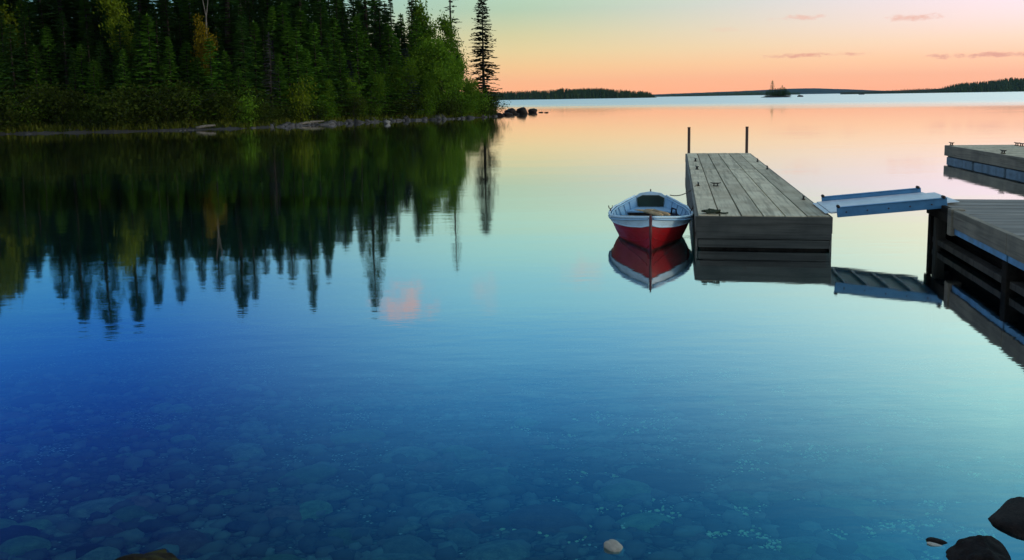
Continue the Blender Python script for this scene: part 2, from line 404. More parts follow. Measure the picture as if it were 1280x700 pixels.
# ------------------------------------------------------------------ trees
random.seed(11)
def conifer(H, rad, seed, prof=.85, spacing=.36, per=(5, 8), gap=.06, droop=.35, base=.05, card=.14, dead=False):
    r_ = random.Random(seed); v = []; f = []
    def quad(a, b, c, d): o = len(v); v.extend((a, b, c, d)); f.append((o, o + 1, o + 2, o + 3))
    z = H * base; sticks = MB()
    while z < H * .985:
        fr = z / H; L0 = rad * ((1 - fr) ** prof * .96 + .035)
        if fr < .15: L0 *= .55 + 3 * fr
        n = r_.randint(*per); a0 = r_.random() * 6.28
        for j in range(n):
            if r_.random() < gap: continue
            a = a0 + 6.283 * j / n + r_.uniform(-.35, .35); L = L0 * r_.uniform(.62, 1.12)
            d = Vector((math.cos(a), math.sin(a), 0)); side = Vector((-d.y, d.x, 0))
            zz = z + r_.uniform(-.15, .15); dr = droop * r_.uniform(.6, 1.3); lift = .25 if fr > .75 else 0.05
            P_ = lambda t: d * (L * t) + Vector((0, 0, zz + L * (lift * t - dr * t * t + .12 * t ** 4)))
            if dead:
                sticks.tube([P_(0), P_(.5), P_(1)], [.022, .015, .006], 3, False)
                for q in range(2):
                    t = r_.uniform(.4, .9); s = r_.choice((-1, 1)); p = P_(t)
                    sticks.tube([p, p + (d * .5 + side * s) * L * .25 + Vector((0, 0, -.05))], [.01, .004], 3, False)
                if r_.random() > .25: continue
            ns = max(3, int(L / .22))
            for q in range(ns):
                t = (q + .6) / ns; p = P_(t)
                for s in (-1, 1):
                    tl = min(.75, (.18 + .34 * L * (1 - t) * .8)) * r_.uniform(.7, 1.25)
                    dd = (d * r_.uniform(.45, .9) + side * s * r_.uniform(.5, 1.0) + Vector((0, 0, r_.uniform(-.5, .12)))).normalized()
                    wv = dd.cross(Vector((r_.uniform(-.5, .5), r_.uniform(-.5, .5), 1))).normalized() * card * r_.uniform(.7, 1.3)
                    quad(p, p + dd * tl * .45 + wv, p + dd * tl, p + dd * tl * .45 - wv)
            p = P_(.82); wv = side * card * .8
            quad(p, p + d * .16 + wv, p + d * min(.4, L * .3) + Vector((0, 0, -.03)), p + d * .16 - wv)
        z += spacing * r_.uniform(.75, 1.25) * (1.15 - .5 * fr)
    for q in range(5):
        a = r_.random() * 6.28; d = Vector((math.cos(a) * .07, math.sin(a) * .07, 0))
        quad(Vector((0, 0, H * .95)), Vector((0, 0, H * .975)) + d, Vector((0, 0, H * 1.005)), Vector((0, 0, H * .975)) - d)
    if dead:
        o = len(v); v.extend(Vector(p) for p in sticks.v); f.extend(tuple(i + o for i in q) for q in sticks.f)
    t = MB(); n = 9
    t.tube([(0.03 * math.sin(i * 1.3), .03 * math.cos(i), H * i / n - (.4 if i == 0 else 0)) for i in range(n + 1)], [H * .0125 * (1 - .93 * i / n) + .008 for i in range(n + 1)], 7)
    return raw('crown', v, f), t.mesh('trunk')
def broadleaf(H, rad, seed, clumps=90, leaves=42, leaf=.13, low=.3, stems=1, spread=.55):
    r_ = random.Random(seed); v = []; f = []; t = MB(); tips = []
    def limb(p, d, L, w, lev):
        pts = [p]; q = p.copy(); dd = d.copy()
        for i in range(4):
            dd = (dd + Vector((r_.uniform(-.22, .22), r_.uniform(-.22, .22), r_.uniform(-.05, .18)))).normalized(); q = q + dd * L / 4; pts.append(q.copy())
            if lev > 0 and i >= (1 if lev < 3 else 0):
                tips.append((q.copy(), lev))
        t.tube(pts, [w * (1 - .16 * i) for i in range(5)], 6 if lev == 0 else 4, False)
        if lev < 3:
            for i in range(r_.randint(3, 5) if lev == 0 else r_.randint(2, 3)):
                b = pts[r_.randint(2 if lev == 0 else 1, 4)]
                a = r_.random() * 6.28
                nd = (dd * (1 - spread * .4) + Vector((math.cos(a), math.sin(a), r_.uniform(-.1, .5))) * spread * 1.3).normalized()
                limb(b, nd, L * r_.uniform(.5, .72), w * .5, lev + 1)
        tips.append((pts[-1], lev))
    for s in range(stems):
        a = r_.random() * 6.28; tilt = 0.05 if stems == 1 else .25
        limb(Vector((0, 0, -.3)) + Vector((math.cos(a), math.sin(a), 0)) * (.1 if stems > 1 else 0), Vector((math.cos(a) * tilt, math.sin(a) * tilt, 1)).normalized(), H * .62, H * .014 / stems ** .4, 0)
    mz = max(p.z for p, l in tips); mr = max(math.hypot(p.x, p.y) for p, l in tips)
    sz, sr = H * .95 / mz, rad * .9 / mr
    t.v = [(x * sr, y * sr, z * sz if z > 0 else z) for x, y, z in t.v]
    tips = [Vector((p.x * sr, p.y * sr, p.z * sz)) for p, l in tips if p.z * sz > H * low]
    r_.shuffle(tips)
    for i in range(clumps):
        c = tips[i % len(tips)] + Vector((r_.gauss(0, .12), r_.gauss(0, .12), r_.gauss(0, .12))) * rad * .5
        cs = r_.uniform(.55, 1.2) * rad * .2
        for j in range(leaves):
            p = c + Vector((r_.gauss(0, 1), r_.gauss(0, 1), r_.gauss(0, .7))) * cs
            n = Vector((r_.gauss(0, 1), r_.gauss(0, 1), r_.gauss(.5, 1))).normalized()
            a = n.orthogonal().normalized(); b = n.cross(a); L = leaf * r_.uniform(.7, 1.5); o = len(v)
            v.extend((p - a * L, p + b * L * .62, p + a * L, p - b * L * .62)); f.append((o, o + 1, o + 2, o + 3))
    return raw('crown', v, f), t.mesh('trunk')
def shrub(H, rad, seed, n=1900, leaf=.06):
    r_ = random.Random(seed); v = []; f = []; t = MB(); cl = []
    for i in range(9):
        a = r_.random() * 6.28; rr = rad * r_.uniform(.2, .85); h = H * r_.uniform(.55, 1.0) * (1 - .3 * (rr / rad) ** 2)
        p = Vector((math.cos(a) * rr, math.sin(a) * rr, h)); cl.append(p)
        t.tube([(0, 0, -.2), p * .5 + Vector((0, 0, h * .15)), p], [.03, .02, .008], 4, False)
    for i in range(n):
        c = cl[i % 9]; w = r_.random() ** .5
        p = Vector((c.x * (.35 + .65 * w), c.y * (.35 + .65 * w), c.z * w)) + Vector((r_.gauss(0, 1), r_.gauss(0, 1), r_.gauss(0, .8))) * rad * .2
        p.z = max(.05, p.z)
        nn = Vector((r_.gauss(0, 1), r_.gauss(0, 1), r_.gauss(.6, 1))).normalized(); a = nn.orthogonal().normalized(); b = nn.cross(a); L = leaf * r_.uniform(.6, 1.6); o = len(v)
        v.extend((p - a * L, p + b * L * .6, p + a * L, p - b * L * .6)); f.append((o, o + 1, o + 2, o + 3))
    return raw('crown', v, f), t.mesh('stem')

LM = {'spruce': leaf_mat('dark spruce needles', (.026, .076, .017), (.064, .150, .026)),
      'fir': leaf_mat('green fir needles', (.050, .150, .014), (.125, .280, .028)),
      'blue': leaf_mat('grey green needles', (.030, .055, .045), (.070, .100, .085)),
      'lone': leaf_mat('lone spruce needles', (.012, .024, .012), (.035, .048, .018)),
      'birch': leaf_mat('birch leaves', (.054, .140, .010), (.135, .250, .020), .35),
      'yellow': leaf_mat('yellowing leaves', (.14, .12, .010), (.26, .19, .012), .35),
      'lime': leaf_mat('lime green leaves', (.060, .110, .008), (.14, .18, .012), .35),
      'olive': leaf_mat('olive shrub leaves', (.020, .038, .006), (.052, .076, .012), .3),
      'dead': leaf_mat('dead grey twigs', (.06, .07, .07), (.12, .13, .13), 0)}
BARK = plain_mat('bark', (.045, .041, .035), .95, .1, var=.5, scale=4)
PALEBARK = plain_mat('pale dead wood', (.15, .145, .13), .9, .1, var=.35, scale=4)

CON = [conifer(15, 2.1, 1), conifer(15, 1.75, 2, .95, .33), conifer(15, 2.4, 3, .8, .4), conifer(15, 1.5, 4, .9, .34, gap=.12), conifer(15, 1.9, 5, 1.05, .38, gap=.15)]
FIR = [conifer(8, 1.7, 6, .9, .30, (6, 9), .03, .25, .03, .12), conifer(8, 1.45, 7, .95, .28, (6, 9), .03, .2, .03, .12), conifer(8, 1.9, 8, .85, .32, (6, 8), .05, .3, .03, .12)]
LONE = conifer(15, 2.2, 9, .52, .34, (6, 9), .27, .30, .06, .19)
AIRY = conifer(15, 1.5, 10, .5, .6, (3, 5), .3, .25, .25, .13)
DEADC = conifer(10, 1.3, 12, .8, .3, (6, 8), .1, .4, .08, .09, dead=True)
BRO = [broadleaf(12, 3.0, 21), broadleaf(12, 2.4, 22, 80, 36, .13), broadleaf(12, 3.4, 23, 110, 46, .14, .15, 2)]
SHR = [shrub(2, 1.5, 31), shrub(2, 1.8, 32, 2300), shrub(2, 1.2, 33, 1600)]

def plant(name, proto, H0, p, h, mat, label, cat, group=None, wide=1.0, trunkname='trunk', bark=None, lean=0.0):
    t = empty(name, (p.x, p.y, p.z), random.random() * 6.28); s = h / H0; t.scale = (s * wide, s * wide, s)
    if lean: t.rotation_euler = (lean, 0, t.rotation_euler[2])
    tag(t, label, cat, group)
    for nm, me_, m_ in (('crown', proto[0], mat), (trunkname, proto[1], bark or BARK)):
        o = bpy.data.objects.new(nm, me_); COL.objects.link(o); o.parent = t
        if not me_.materials: me_.materials.append(m_)
        o.material_slots[0].link = 'OBJECT'; o.material_slots[0].material = m_
    return t
SX = [-260, -120, 0, 150, 300, 400, 500, 560, 600, 622]; SD = [68.5, 69.4, 70.1, 71.4, 74.9, 83.7, 94.7, 98.8, 104.5, 112]
def spot(px, back):
    p = column(px, np.interp(px, SX, SD) + back); p.z = float(land_z(p.x, p.y)) - .05; return p
def reflected_height(px, py, p):           # tip read from its mirror image in the lake
    d = ray(px, py); return -d.z / math.hypot(d.x, d.y) * math.hypot(p.x, p.y) - EYE

# tall spires whose tips show in the mirror image
G_T = 'tall dark spruces of the shore forest'
for i, (px, py, back, wide) in enumerate([(60, 378, 9, 1), (85, 412, 7, .9), (118, 420, 8, .95), (155, 410, 7, 1.1), (182, 385, 9, .9), (212, 382, 8, .9), (240, 360, 11, .9), (262, 366, 9, .9),
                                          (290, 392, 7, 1.0), (307, 377, 10, .8), (322, 346, 12, .8), (340, 346, 9, .8), (356, 356, 8, .8), (381, 386, 7, .85), (402, 352, 10, .75), (425, 312, 9, .8),
                                          (446, 318, 12, .8), (461, 386, 8, .72), (472, 326, 11, .75), (492, 297, 9, .7), (518, 302, 9, .8), (30, 352, 12, 1), (-30, 400, 8, 1), (-80, 410, 9, 1)]):
    p = spot(px, back); h = reflected_height(px, py, p) - p.z
    plant('spruce_tree', CON[i % 5], 15, p, h, LM['spruce'], 'tall dark spruce of the left shore forest with its tip above the frame', 'tree', G_T, wide * random.uniform(1.6, 2.0))
# crowded trees behind and between them
def sky_line(px): return np.interp(px, [-300, 0, 30, 60, 420, 430, 490, 512, 560, 585, 592], [380, 380, 338, 342, 330, 306, 286, 268, 262, 225, 190])
G_B = 'crowded spruces deep in the shore forest'
n = 0
for row, back in enumerate((5, 8, 11, 15, 20, 27, 36, 46)):
    px = -130 + row * 7
    while px < 566 - row * 6:
        p = spot(px, back + random.uniform(-2, 2)); py = sky_line(px) - random.uniform(0, 26) - (25 if row == 0 else 0)
        h = max(5, reflected_height(px, py, p) - p.z)
        plant('spruce_tree', random.choice(CON), 15, p, h, LM['spruce'] if random.random() < .75 else LM['fir'], 'spruce crowded among others deep inside the left shore forest', 'tree', G_B, random.uniform(1.6, 2.2)); n += 1
        px += random.uniform(18, 30)
# front firs, tips seen directly
G_F = 'small green firs at the front of the forest'
special = {266: 'bright green fir below the yellowing birch with its full cone in view', 191: 'green fir with a pale leader, tallest at the front of the dark left woods',
           340: 'half dead grey spruce with bare twigs in the front row'}
for i, (px, py, back, mt) in enumerate([(191, 16, 2.8, 'fir'), (215, 46, 3.2, 'fir'), (266, 47, 2.6, 'fir'), (284, 62, 4, 'fir'), (307, 20, 4, 'spruce'), (340, 40, 3.5, 'dead'), (322, 25, 5, 'fir'), (363, 28, 4, 'fir'), (374, 33, 3, 'fir'),
                                        (396, 26, 3.2, 'fir'), (412, 40, 3.4, 'fir'), (427, 52, 2.6, 'fir'), (449, 18, 4, 'fir'), (438, 75, 2.5, 'blue'), (470, 60, 3, 'fir'), (488, 30, 3.6, 'fir'), (497, 46, 3, 'fir'), (508, 60, 3, 'blue'),
                                        (385, 60, 2.8, 'fir'), (350, 66, 3, 'fir'), (405, 70, 3, 'fir'), (420, 20, 5.5, 'fir'), (458, 34, 4.5, 'fir'), (464, 84, 2.6, 'fir'), (482, 72, 2.8, 'fir'), (516, 44, 4, 'fir'), (300, 84, 2.6, 'fir'), (250, 70, 3, 'fir'), (205, 76, 2.8, 'fir'), (176, 44, 4, 'fir'), (120, 74, 3, 'fir'), (66, 34, 4.5, 'fir'), (8, 70, 3, 'fir'), (380, 10, 5, 'fir'), (345, 8, 6, 'fir'), (20, 30, 3, 'spruce'), (48, 55, 3, 'fir'), (96, 60, 3.3, 'spruce'), (130, 52, 4, 'spruce'), (158, 60, 3, 'fir'), (233, 60, 5, 'spruce'), (523, 20, 5, 'fir'), (478, 8, 5, 'spruce')]):
    p = spot(px, back); h = height_at(px, py, p) - p.z
    lab = special.get(px, {'fir': 'mid green fir in the front row of the left shore forest', 'spruce': 'dark narrow spruce in the front row of the left shore forest', 'blue': 'pale blue green spruce in the front row near the rocky bank'}[mt if mt in ('fir', 'spruce', 'blue') else 'fir'])
    grp = None if px in special else {'fir': G_F, 'spruce': 'dark narrow spruces at the front of the forest', 'blue': 'pale blue green spruces near the rocky bank'}[mt]
    if mt == 'dead': plant('dead_spruce', DEADC, 10, p, h, LM['dead'], lab, 'tree', None, 1.5)
    else: plant('fir_tree' if mt == 'fir' else 'spruce_tree', FIR[i % 3] if h < 11 else CON[i % 5], 8 if h < 11 else 15, p, h, LM[mt], lab, 'tree', grp, random.uniform(1.15, 1.5) if h < 11 else random.uniform(1.4, 1.7))
for row, back in enumerate((4.5, 7.5, 12)):
    px = -90 + row * 6
    while px < 575:
        p = spot(px, back + random.uniform(-1, 1)); h = random.uniform(3.5, 7.0)
        plant('fir_tree', random.choice(FIR), 8, p, h, LM['fir'] if random.random() < .6 else LM['spruce'], 'half hidden young fir in the understory behind the left bank', 'tree', 'young firs in the forest understory', random.uniform(1.2, 1.6)); px += random.uniform(18, 30)
# the lone spruce on the point, the airy pine, the broadleaved trees
p = spot(605, 4.0); h = height_at(605, -7, p) - p.z
plant('spruce_tree', LONE, 15, p, h, LM['lone'], 'lone tall spruce standing apart at the tip of the wooded point', 'tree', None, 1.25)
p = spot(566, 10); h = reflected_height(565, 341, p) - p.z
plant('pine_tree', AIRY, 15, p, h, LM['lone'], 'tall thin airy pine rising behind the birches near the point', 'tree')
for px, py, back, wd in ((545, 46, 3.2, 1.0), (528, 56, 3.4, 1.0), (510, 70, 3.0, .9), (560, 70, 3.0, 1.0), (535, 88, 2.4, 1.0), (492, 82, 3.2, 1.0), (470, 92, 2.6, 1.1), (440, 96, 2.6, 1.0), (585, 98, 3.0, 1.0), (405, 98, 2.6, 1.0)):
    p = spot(px, back); plant('alder_tree', BRO[2], 12, p, height_at(px, py, p) - p.z, LM['birch'], 'rounded green alder among the low trees towards the wooded point', 'tree', 'rounded alders towards the wooded point', wd * 1.15)
for px, py, back, pr, mt, wd, lab in [(574, 18, 6, 0, 'birch', .78, 'airy birch with open crown nearest the lone spruce'), (552, 42, 4, 2, 'birch', .95, 'broad dense green birch low behind the point'),
                                      (530, -6, 8, 1, 'birch', .85, 'tall slim birch with bright leaves against the sky gap'), (541, 0, 9, 0, 'birch', .7, 'tall birch leaning over the dense one near the point'),
                                      (572, 76, 3.5, 2, 'birch', .95, 'low round birch sloping down towards the lone spruce'), (266, 17, 4.5, 1, 'yellow', .8, 'birch with yellowing autumn leaves over the bright green fir'),
                                      (166, -22, 5, 0, 'lime', .7, 'yellow green birch crown high in the dark woods'), (5, -60, 6, 0, 'lime', .9, 'yellow green birch at the far left edge of the woods'),
                                      (560, 60, 8, 2, 'birch', .9, 'birch half hidden behind the low round ones')]:
    p = spot(px, back); h = height_at(px, py, p) - p.z
    plant('birch_tree', BRO[pr], 12, p, h, LM[mt], lab, 'tree', None, wd)
t = MB(); p = spot(262, 5.5); h = height_at(262, -12, p) - p.z
t.tube([(0, 0, -.3), (.05, 0, h * .5), (.12, .05, h * .8)], [.13, .09, .06], 7)
o = empty('dead_tree', p); tag(o, 'bare pale forked snag rising above the yellowing birch', 'tree')
t.build('trunk', PALEBARK, o)
b = MB(); b.tube([(.12, .05, h * .79), (.32, .05, h * .9), (.42, .1, h * 1.02)], [.05, .035, .012], 5); b.build('branch', PALEBARK, o)
b = MB(); b.tube([(.12, .05, h * .79), (-.08, .0, h * .92), (-.2, .05, h * 1.0)], [.05, .03, .012], 5); b.build('branch', PALEBARK, o)

THICKET = ((560, 2.4, 3.6, .9), (574, 2.0, 3.8, .9), (583, 3.2, 4.2, .8), (596, 3.0, 3.0, 1.0), (601, 1.6, 2.0, 1.1), (611, 1.6, 2.2, 1.1), (548, 3.0, 3.4, 1.0), (536, 2.6, 3.0, 1.0))
for px, back, h, wd in THICKET:
    plant('bush', SHR[1] if wd == 1.0 else SHR[0], 2, spot(px, back), h, LM['birch'] if px < 592 else LM['olive'], 'tall leafy bush in the thicket at the foot of the birches near the point', 'bush', 'thicket of bushes near the wooded point', wd, 'stem')
# shrubs on the bank
G_S = 'low olive shrubs along the left bank'
for px, back, h, wd, mt, lab in [(374, 1.6, 4.0, .75, 'lime', 'bright yellow green bush standing at the water edge'), (283, 1.8, 2.6, .9, 'lime', 'yellow green bush beside the bright green fir'),
                                 (606, 2.2, 2.6, 1.1, 'olive', 'dark dense bush around the foot of the lone spruce'), (590, 2.5, 3.0, 1.0, 'birch', 'tall green bush left of the lone spruce foot'),
                                 (614, 3.0, 2.0, 1.2, 'olive', 'dark bush hanging over the boulders at the tip'), (305, 1.7, 2.8, .9, 'birch', 'fresh green bush near the driftwood on the bank')]:
    plant('bush', SHR[0 if mt == 'lime' else 1], 2, spot(px, back), h, LM[mt], lab, 'bush', None, wd, 'stem')
px = -60
while px < 600:
    mt = 'olive' if random.random() < (.97 if px < 330 else .6) else 'birch'
    p = spot(px, random.uniform(1.0, 2.6)); h = random.uniform(1.2, 2.9) * (1.2 if px < 330 else .9)
    plant('bush', random.choice(SHR), 2, p, h, LM[mt], 'low olive shrub on the left bank just above the waterline' if mt == 'olive' else 'low fresh green shrub on the left bank just above the waterline', 'bush',
          G_S if mt == 'olive' else 'low fresh green shrubs along the left bank', random.uniform(1.0, 1.5), 'stem')
    px += random.uniform(9, 15)
# grass and undergrowth on the bank
v = []; f = []
for i in range(16000):
    px = random.uniform(-80, 620); back = random.uniform(.5, 3.2) if i < 9000 else random.uniform(3, 16)
    p = spot(px, back); h = random.uniform(.15, .55) * (1 if i < 9000 else 1.7); a = random.random() * 6.28
    w = Vector((math.cos(a), math.sin(a), 0)) * random.uniform(.04, .10); ln = Vector((random.uniform(-.2, .2), random.uniform(-.2, .2), h)); o = len(v)
    v.extend((p - w, p + w, p + ln + w * .5, p + ln * 1.15 - w * .3)); f.append((o, o + 1, o + 2, o + 3))
tag(mesh_obj('grass', raw('grass', v, f), leaf_mat('bank grass', (.045, .068, .010), (.120, .140, .020), .3)), 'olive grass and low undergrowth covering the left bank', 'grass', None, 'stuff')

# ------------------------------------------------------------------ rocks
def rock_mesh(name, seed, sub=3, flat=.7, rough=.35, cuts=7):
    r_ = random.Random(seed); bm = bmesh.new(); bmesh.ops.create_icosphere(bm, subdivisions=sub, radius=1)
    pl = [(Vector((r_.gauss(0, 1), r_.gauss(0, 1), r_.gauss(.2, 1))).normalized(), r_.uniform(.6, .9)) for _ in range(cuts)]
    off = Vector((seed * 3.7, seed * 1.9, 0))
    for vtx in bm.verts:
        c = vtx.co; 
        for nrm, dd in pl:
            e = c.dot(nrm) - dd
            if e > 0: c = c - nrm * e * .85
        c = c * (1 + rough * .5 * mnoise.noise(c * 1.3 + off) + rough * .18 * mnoise.noise(c * 4.1 + off))
        vtx.co = Vector((c.x, c.y, c.z * flat))
    me_ = bpy.data.meshes.new(name); bm.to_mesh(me_); bm.free()
    me_.polygons.foreach_set('use_smooth', [True] * len(me_.polygons)); return me_
ROCK = rock_mat('grey shore rock', (.035, .038, .044), (.12, .122, .13))
DARKROCK = rock_mat('dark wet rock', (.010, .009, .009), (.034, .026, .024), None, .75, .15)
LIGHTROCK = rock_mat('light grey rock', (.12, .125, .125), (.22, .22, .215))
BROWNROCK = rock_mat('brown mossy rock', (.014, .012, .009), (.036, .028, .018), (.050, .050, .014), .8, .1)
PALEROCK = rock_mat('pale stone', (.62, .62, .56), (.82, .82, .74), None, .8)
SUNKROCK = rock_mat('sunken stone', (.13, .16, .13), (.32, .33, .24), None, .9, .1)
GREENROCK = rock_mat('greenish sunken stone', (.14, .20, .11), (.28, .36, .19), None, .9, .1)
DIMROCK = rock_mat('dim sunken stone', (.04, .05, .05), (.09, .10, .09), None, .9, .1)
REDROCK = rock_mat('reddish sunken stone', (.18, .10, .085), (.32, .20, .16), None, .9, .1)
def pebble_mat(name, c0, c1, c2):
    m, kk, out = material(name); g = kk.add('ShaderNodeNewGeometry').outputs['Random Per Island']
    principled(kk, out, kk.ramp(g, [(0, c0), (.5, c1), (1, c2)]), .9, .1); return m
PEBBLE = pebble_mat('pebbles', (.05, .06, .055), (.14, .12, .10), (.22, .23, .18))
PALEGRIT = pebble_mat('pale gravel', (.50, .60, .26), (.66, .74, .38), (.78, .80, .54))
RM = [rock_mesh('rock', i, 3, random.uniform(.5, .8)) for i in range(8)]
def rock(name, me_, p, size, mat, label, cat='rock', group=None, rz=None, tilt=(0, 0)):
    o = bpy.data.objects.new(name, me_); COL.objects.link(o)
    if not me_.materials: me_.materials.append(mat)
    o.material_slots[0].link = 'OBJECT'; o.material_slots[0].material = mat
    o.location = p; o.scale = size if hasattr(size, '__len__') else (size,) * 3
    o.rotation_euler = (tilt[0], tilt[1], random.random() * 6.28 if rz is None else rz)
    return tag(o, label, cat, group)
G_R = 'grey rocks along the left shoreline'
for i in range(190):
    px = random.uniform(335, 620) if i < 150 else random.uniform(-20, 335)
    back = random.uniform(-.5, 1.5); p = spot(px, back); s = random.uniform(.12, .44) * (1 if px > 335 else .5); p.z = max(-.05, p.z) + s * .1
    rock('shore_rock', RM[i % 8], p, (s * random.uniform(.9, 1.7), s, s * random.uniform(.7, 1.1)), ROCK, 'grey rock among many along the waterline of the left shore', 'rock', G_R)
p = ground(484, 154.5); p.z = .1; rock('shore_rock', RM[2], p, (.40, .32, .3), LIGHTROCK, 'light grey rock at the waterline, palest of those below the alders')
for px, py, w, hh, dep, lab in [(639, 137.5, 8, 7.5, 131, 'dark rounded boulder nearest the wooded point'), (653, 142, 8.5, 10, 126, 'pointed dark boulder, tallest off the wooded point'), (666, 138, 6.5, 5, 134, 'low flat dark boulder beyond the pointed one'),
                                (634, 144, 7, 3.5, 116, 'low dark rock awash at the tip of the point'), (645, 143.5, 4, 2.5, 119, 'tiny dark rock between the boulders off the point'), (676, 138.5, 3, 1.2, 133, 'flat rock barely above water beside the boulders'), (683, 139.5, 3, 1.2, 131, 'outermost flat rock barely above water off the point'),
                                (624, 146, 7, 4, 112, 'dark rock lying against the point below the bush')]:
    p = column(px, dep); u = dep / FPX; p.z = hh * u * .15
    rock('boulder', RM[int(px) % 8], p, (w * u, w * u, hh * u * 1.25), DARKROCK, lab, 'boulder')
# near rocks breaking the surface
near_rock = rock_mesh('rock', 41, 5, .75, .45, 12)
p = ground(1233, 706); p.z = -.05
rock('rock', near_rock, p, (.165, .18, .21), BROWNROCK if False else DARKROCK, 'dark domed rock cut off by the bottom edge beside the pointed one', rz=.6)
wedge = rock_mesh('rock', 43, 4, .5, .25, 9)
for vx in wedge.vertices:
    q = max(0.0, -vx.co.x); vx.co.x *= 1 + .55 * q; vx.co.y *= 1 - .55 * min(1, q) ; vx.co.z *= 1 - .45 * min(1, q)
p = ground(1300, 657); p.z = -.03
rock('rock', wedge, p, (.22, .26, .24), DARKROCK, 'dark pointed rock entering the water from the right edge', rz=.1)
mossy = rock_mesh('rock', 44, 5, .6, .45, 11)
p = ground(172, 706); p.z = -.03
rock('rock', mossy, p, (.25, .20, .13), BROWNROCK, 'brown mossy rock breaking the surface at the bottom left', rz=.3)
p = ground(768, 685); p.z = .0
rock('stone', RM[5], p, (.062, .036, .055), PALEROCK, 'small pale stone poking out of the water at the bottom centre', 'stone', rz=-.5, tilt=(.3, .3))
p = ground(1174, 677); p.z = -.012
rock('stone', RM[6], p, (.062, .034, .036), DARKROCK, 'small dark flat stone breaking the surface beside the domed rock', 'stone', rz=-.4, tilt=(-.2, .15))
p = ground(1171, 681); p.z = -.006
rock('stone', RM[3], p, (.046, .020, .020), PALEROCK, 'thin pale flat stone barely breaking the surface below the small dark one', 'stone', rz=-.3, tilt=(-.25, .2))
# stones lying on the bed in the clear shallows
G_U = 'sunken stones on the lakebed'
SM = [rock_mesh('sunken_stone', 70 + i, 3, .8, .25, 5) for i in range(6)]
for i in range(290):
    y = 3.75 + 7.0 * random.random() ** 1.35; x = random.uniform(-.62, .62) * (y + .5)
    s = random.choice((.06, .07, .08, .09, .10, .12, .14, .18)) * random.uniform(.8, 1.25)
    z = float(bed_z(x, y)); s = min(s, -z * .6 / .5)
    rock('sunken_stone', SM[i % 6], (x, y, z + s * .08), (s * random.uniform(1, 1.5), s * random.uniform(.8, 1.1), s * random.uniform(.4, .6)), random.choice((REDROCK, SUNKROCK, SUNKROCK, GREENROCK, DIMROCK)),
         'rounded stone lying under water on the bed of the clear shallows', 'stone', G_U, random.uniform(-.5, .5))
def scatter(name, n, pick, size, mat, label):
    bm = bmesh.new(); bmesh.ops.create_icosphere(bm, subdivisions=1, radius=1); bm.verts.index_update()
    bv = np.array([v.co[:] for v in bm.verts]); bf = np.array([[v.index for v in f.verts] for f in bm.faces]); bm.free()
    r_ = np.random.default_rng(n); V = []; F = []; o = 0
    for i in range(n):
        x, y = pick(r_); s = size(r_); a = r_.uniform(0, 3.14); q = bv * (1 + r_.normal(0, .13, (len(bv), 1))) * np.array([s * r_.uniform(1, 1.6), s, s * r_.uniform(.45, .7)])
        c, sn = math.cos(a), math.sin(a); q = np.stack([q[:, 0] * c - q[:, 1] * sn, q[:, 0] * sn + q[:, 1] * c, q[:, 2]], 1) + np.array([x, y, float(bed_z(x, y)) + .035 * float(wob(np.array(x), np.array(y))) + s * .2])
        V.append(q); F.append(bf + o); o += len(bv)
    return tag(mesh_obj(name, raw(name, np.concatenate(V).tolist(), np.concatenate(F).tolist()), mat, smooth=True), label, 'gravel', None, 'stuff')
def anywhere(r_):
    y = 3.75 + 7.5 * r_.random() ** 1.5; return r_.uniform(-.62, .62) * (y + .5), y
def drifts(r_):
    while True:
        x, y = anywhere(r_)
        d_ = mnoise.noise(Vector((x * .9, y * 1.3, 3.3))) + .5 * mnoise.noise(Vector((x * 2.6, y * 3.4, 7.1)))
        if d_ + .30 * math.tanh((x - .2) * 1.4) + .12 * math.tanh(5.4 - y) > .46: return x, y
scatter('pebbles', 4200, anywhere, lambda r_: .02 + .06 * r_.random() ** 2, PEBBLE, 'dark pebbles covering the lakebed between the sunken stones')
scatter('gravel', 6500, drifts, lambda r_: .0035 + .012 * r_.random() ** 2, PALEGRIT, 'drifts of pale gravel between the sunken stones')

# driftwood on the left shore
for px, px2, lab in [(372, 404, 'long grey driftwood log lying at the foot of the bank'), (243, 268, 'short pale driftwood branch on the left waterline')]:
    a, b_ = spot(px, .35), spot(px2, .45); a.z, b_.z = .16, .34
    t = MB(); mid_ = (a + b_) / 2; mid_.z += .05
    t.tube([a, (a + mid_) / 2, mid_, (b_ + mid_) / 2, b_], [.12, .13, .11, .10, .06], 8)
    tag(t.build('driftwood', PALEBARK, None, True), lab, 'driftwood')

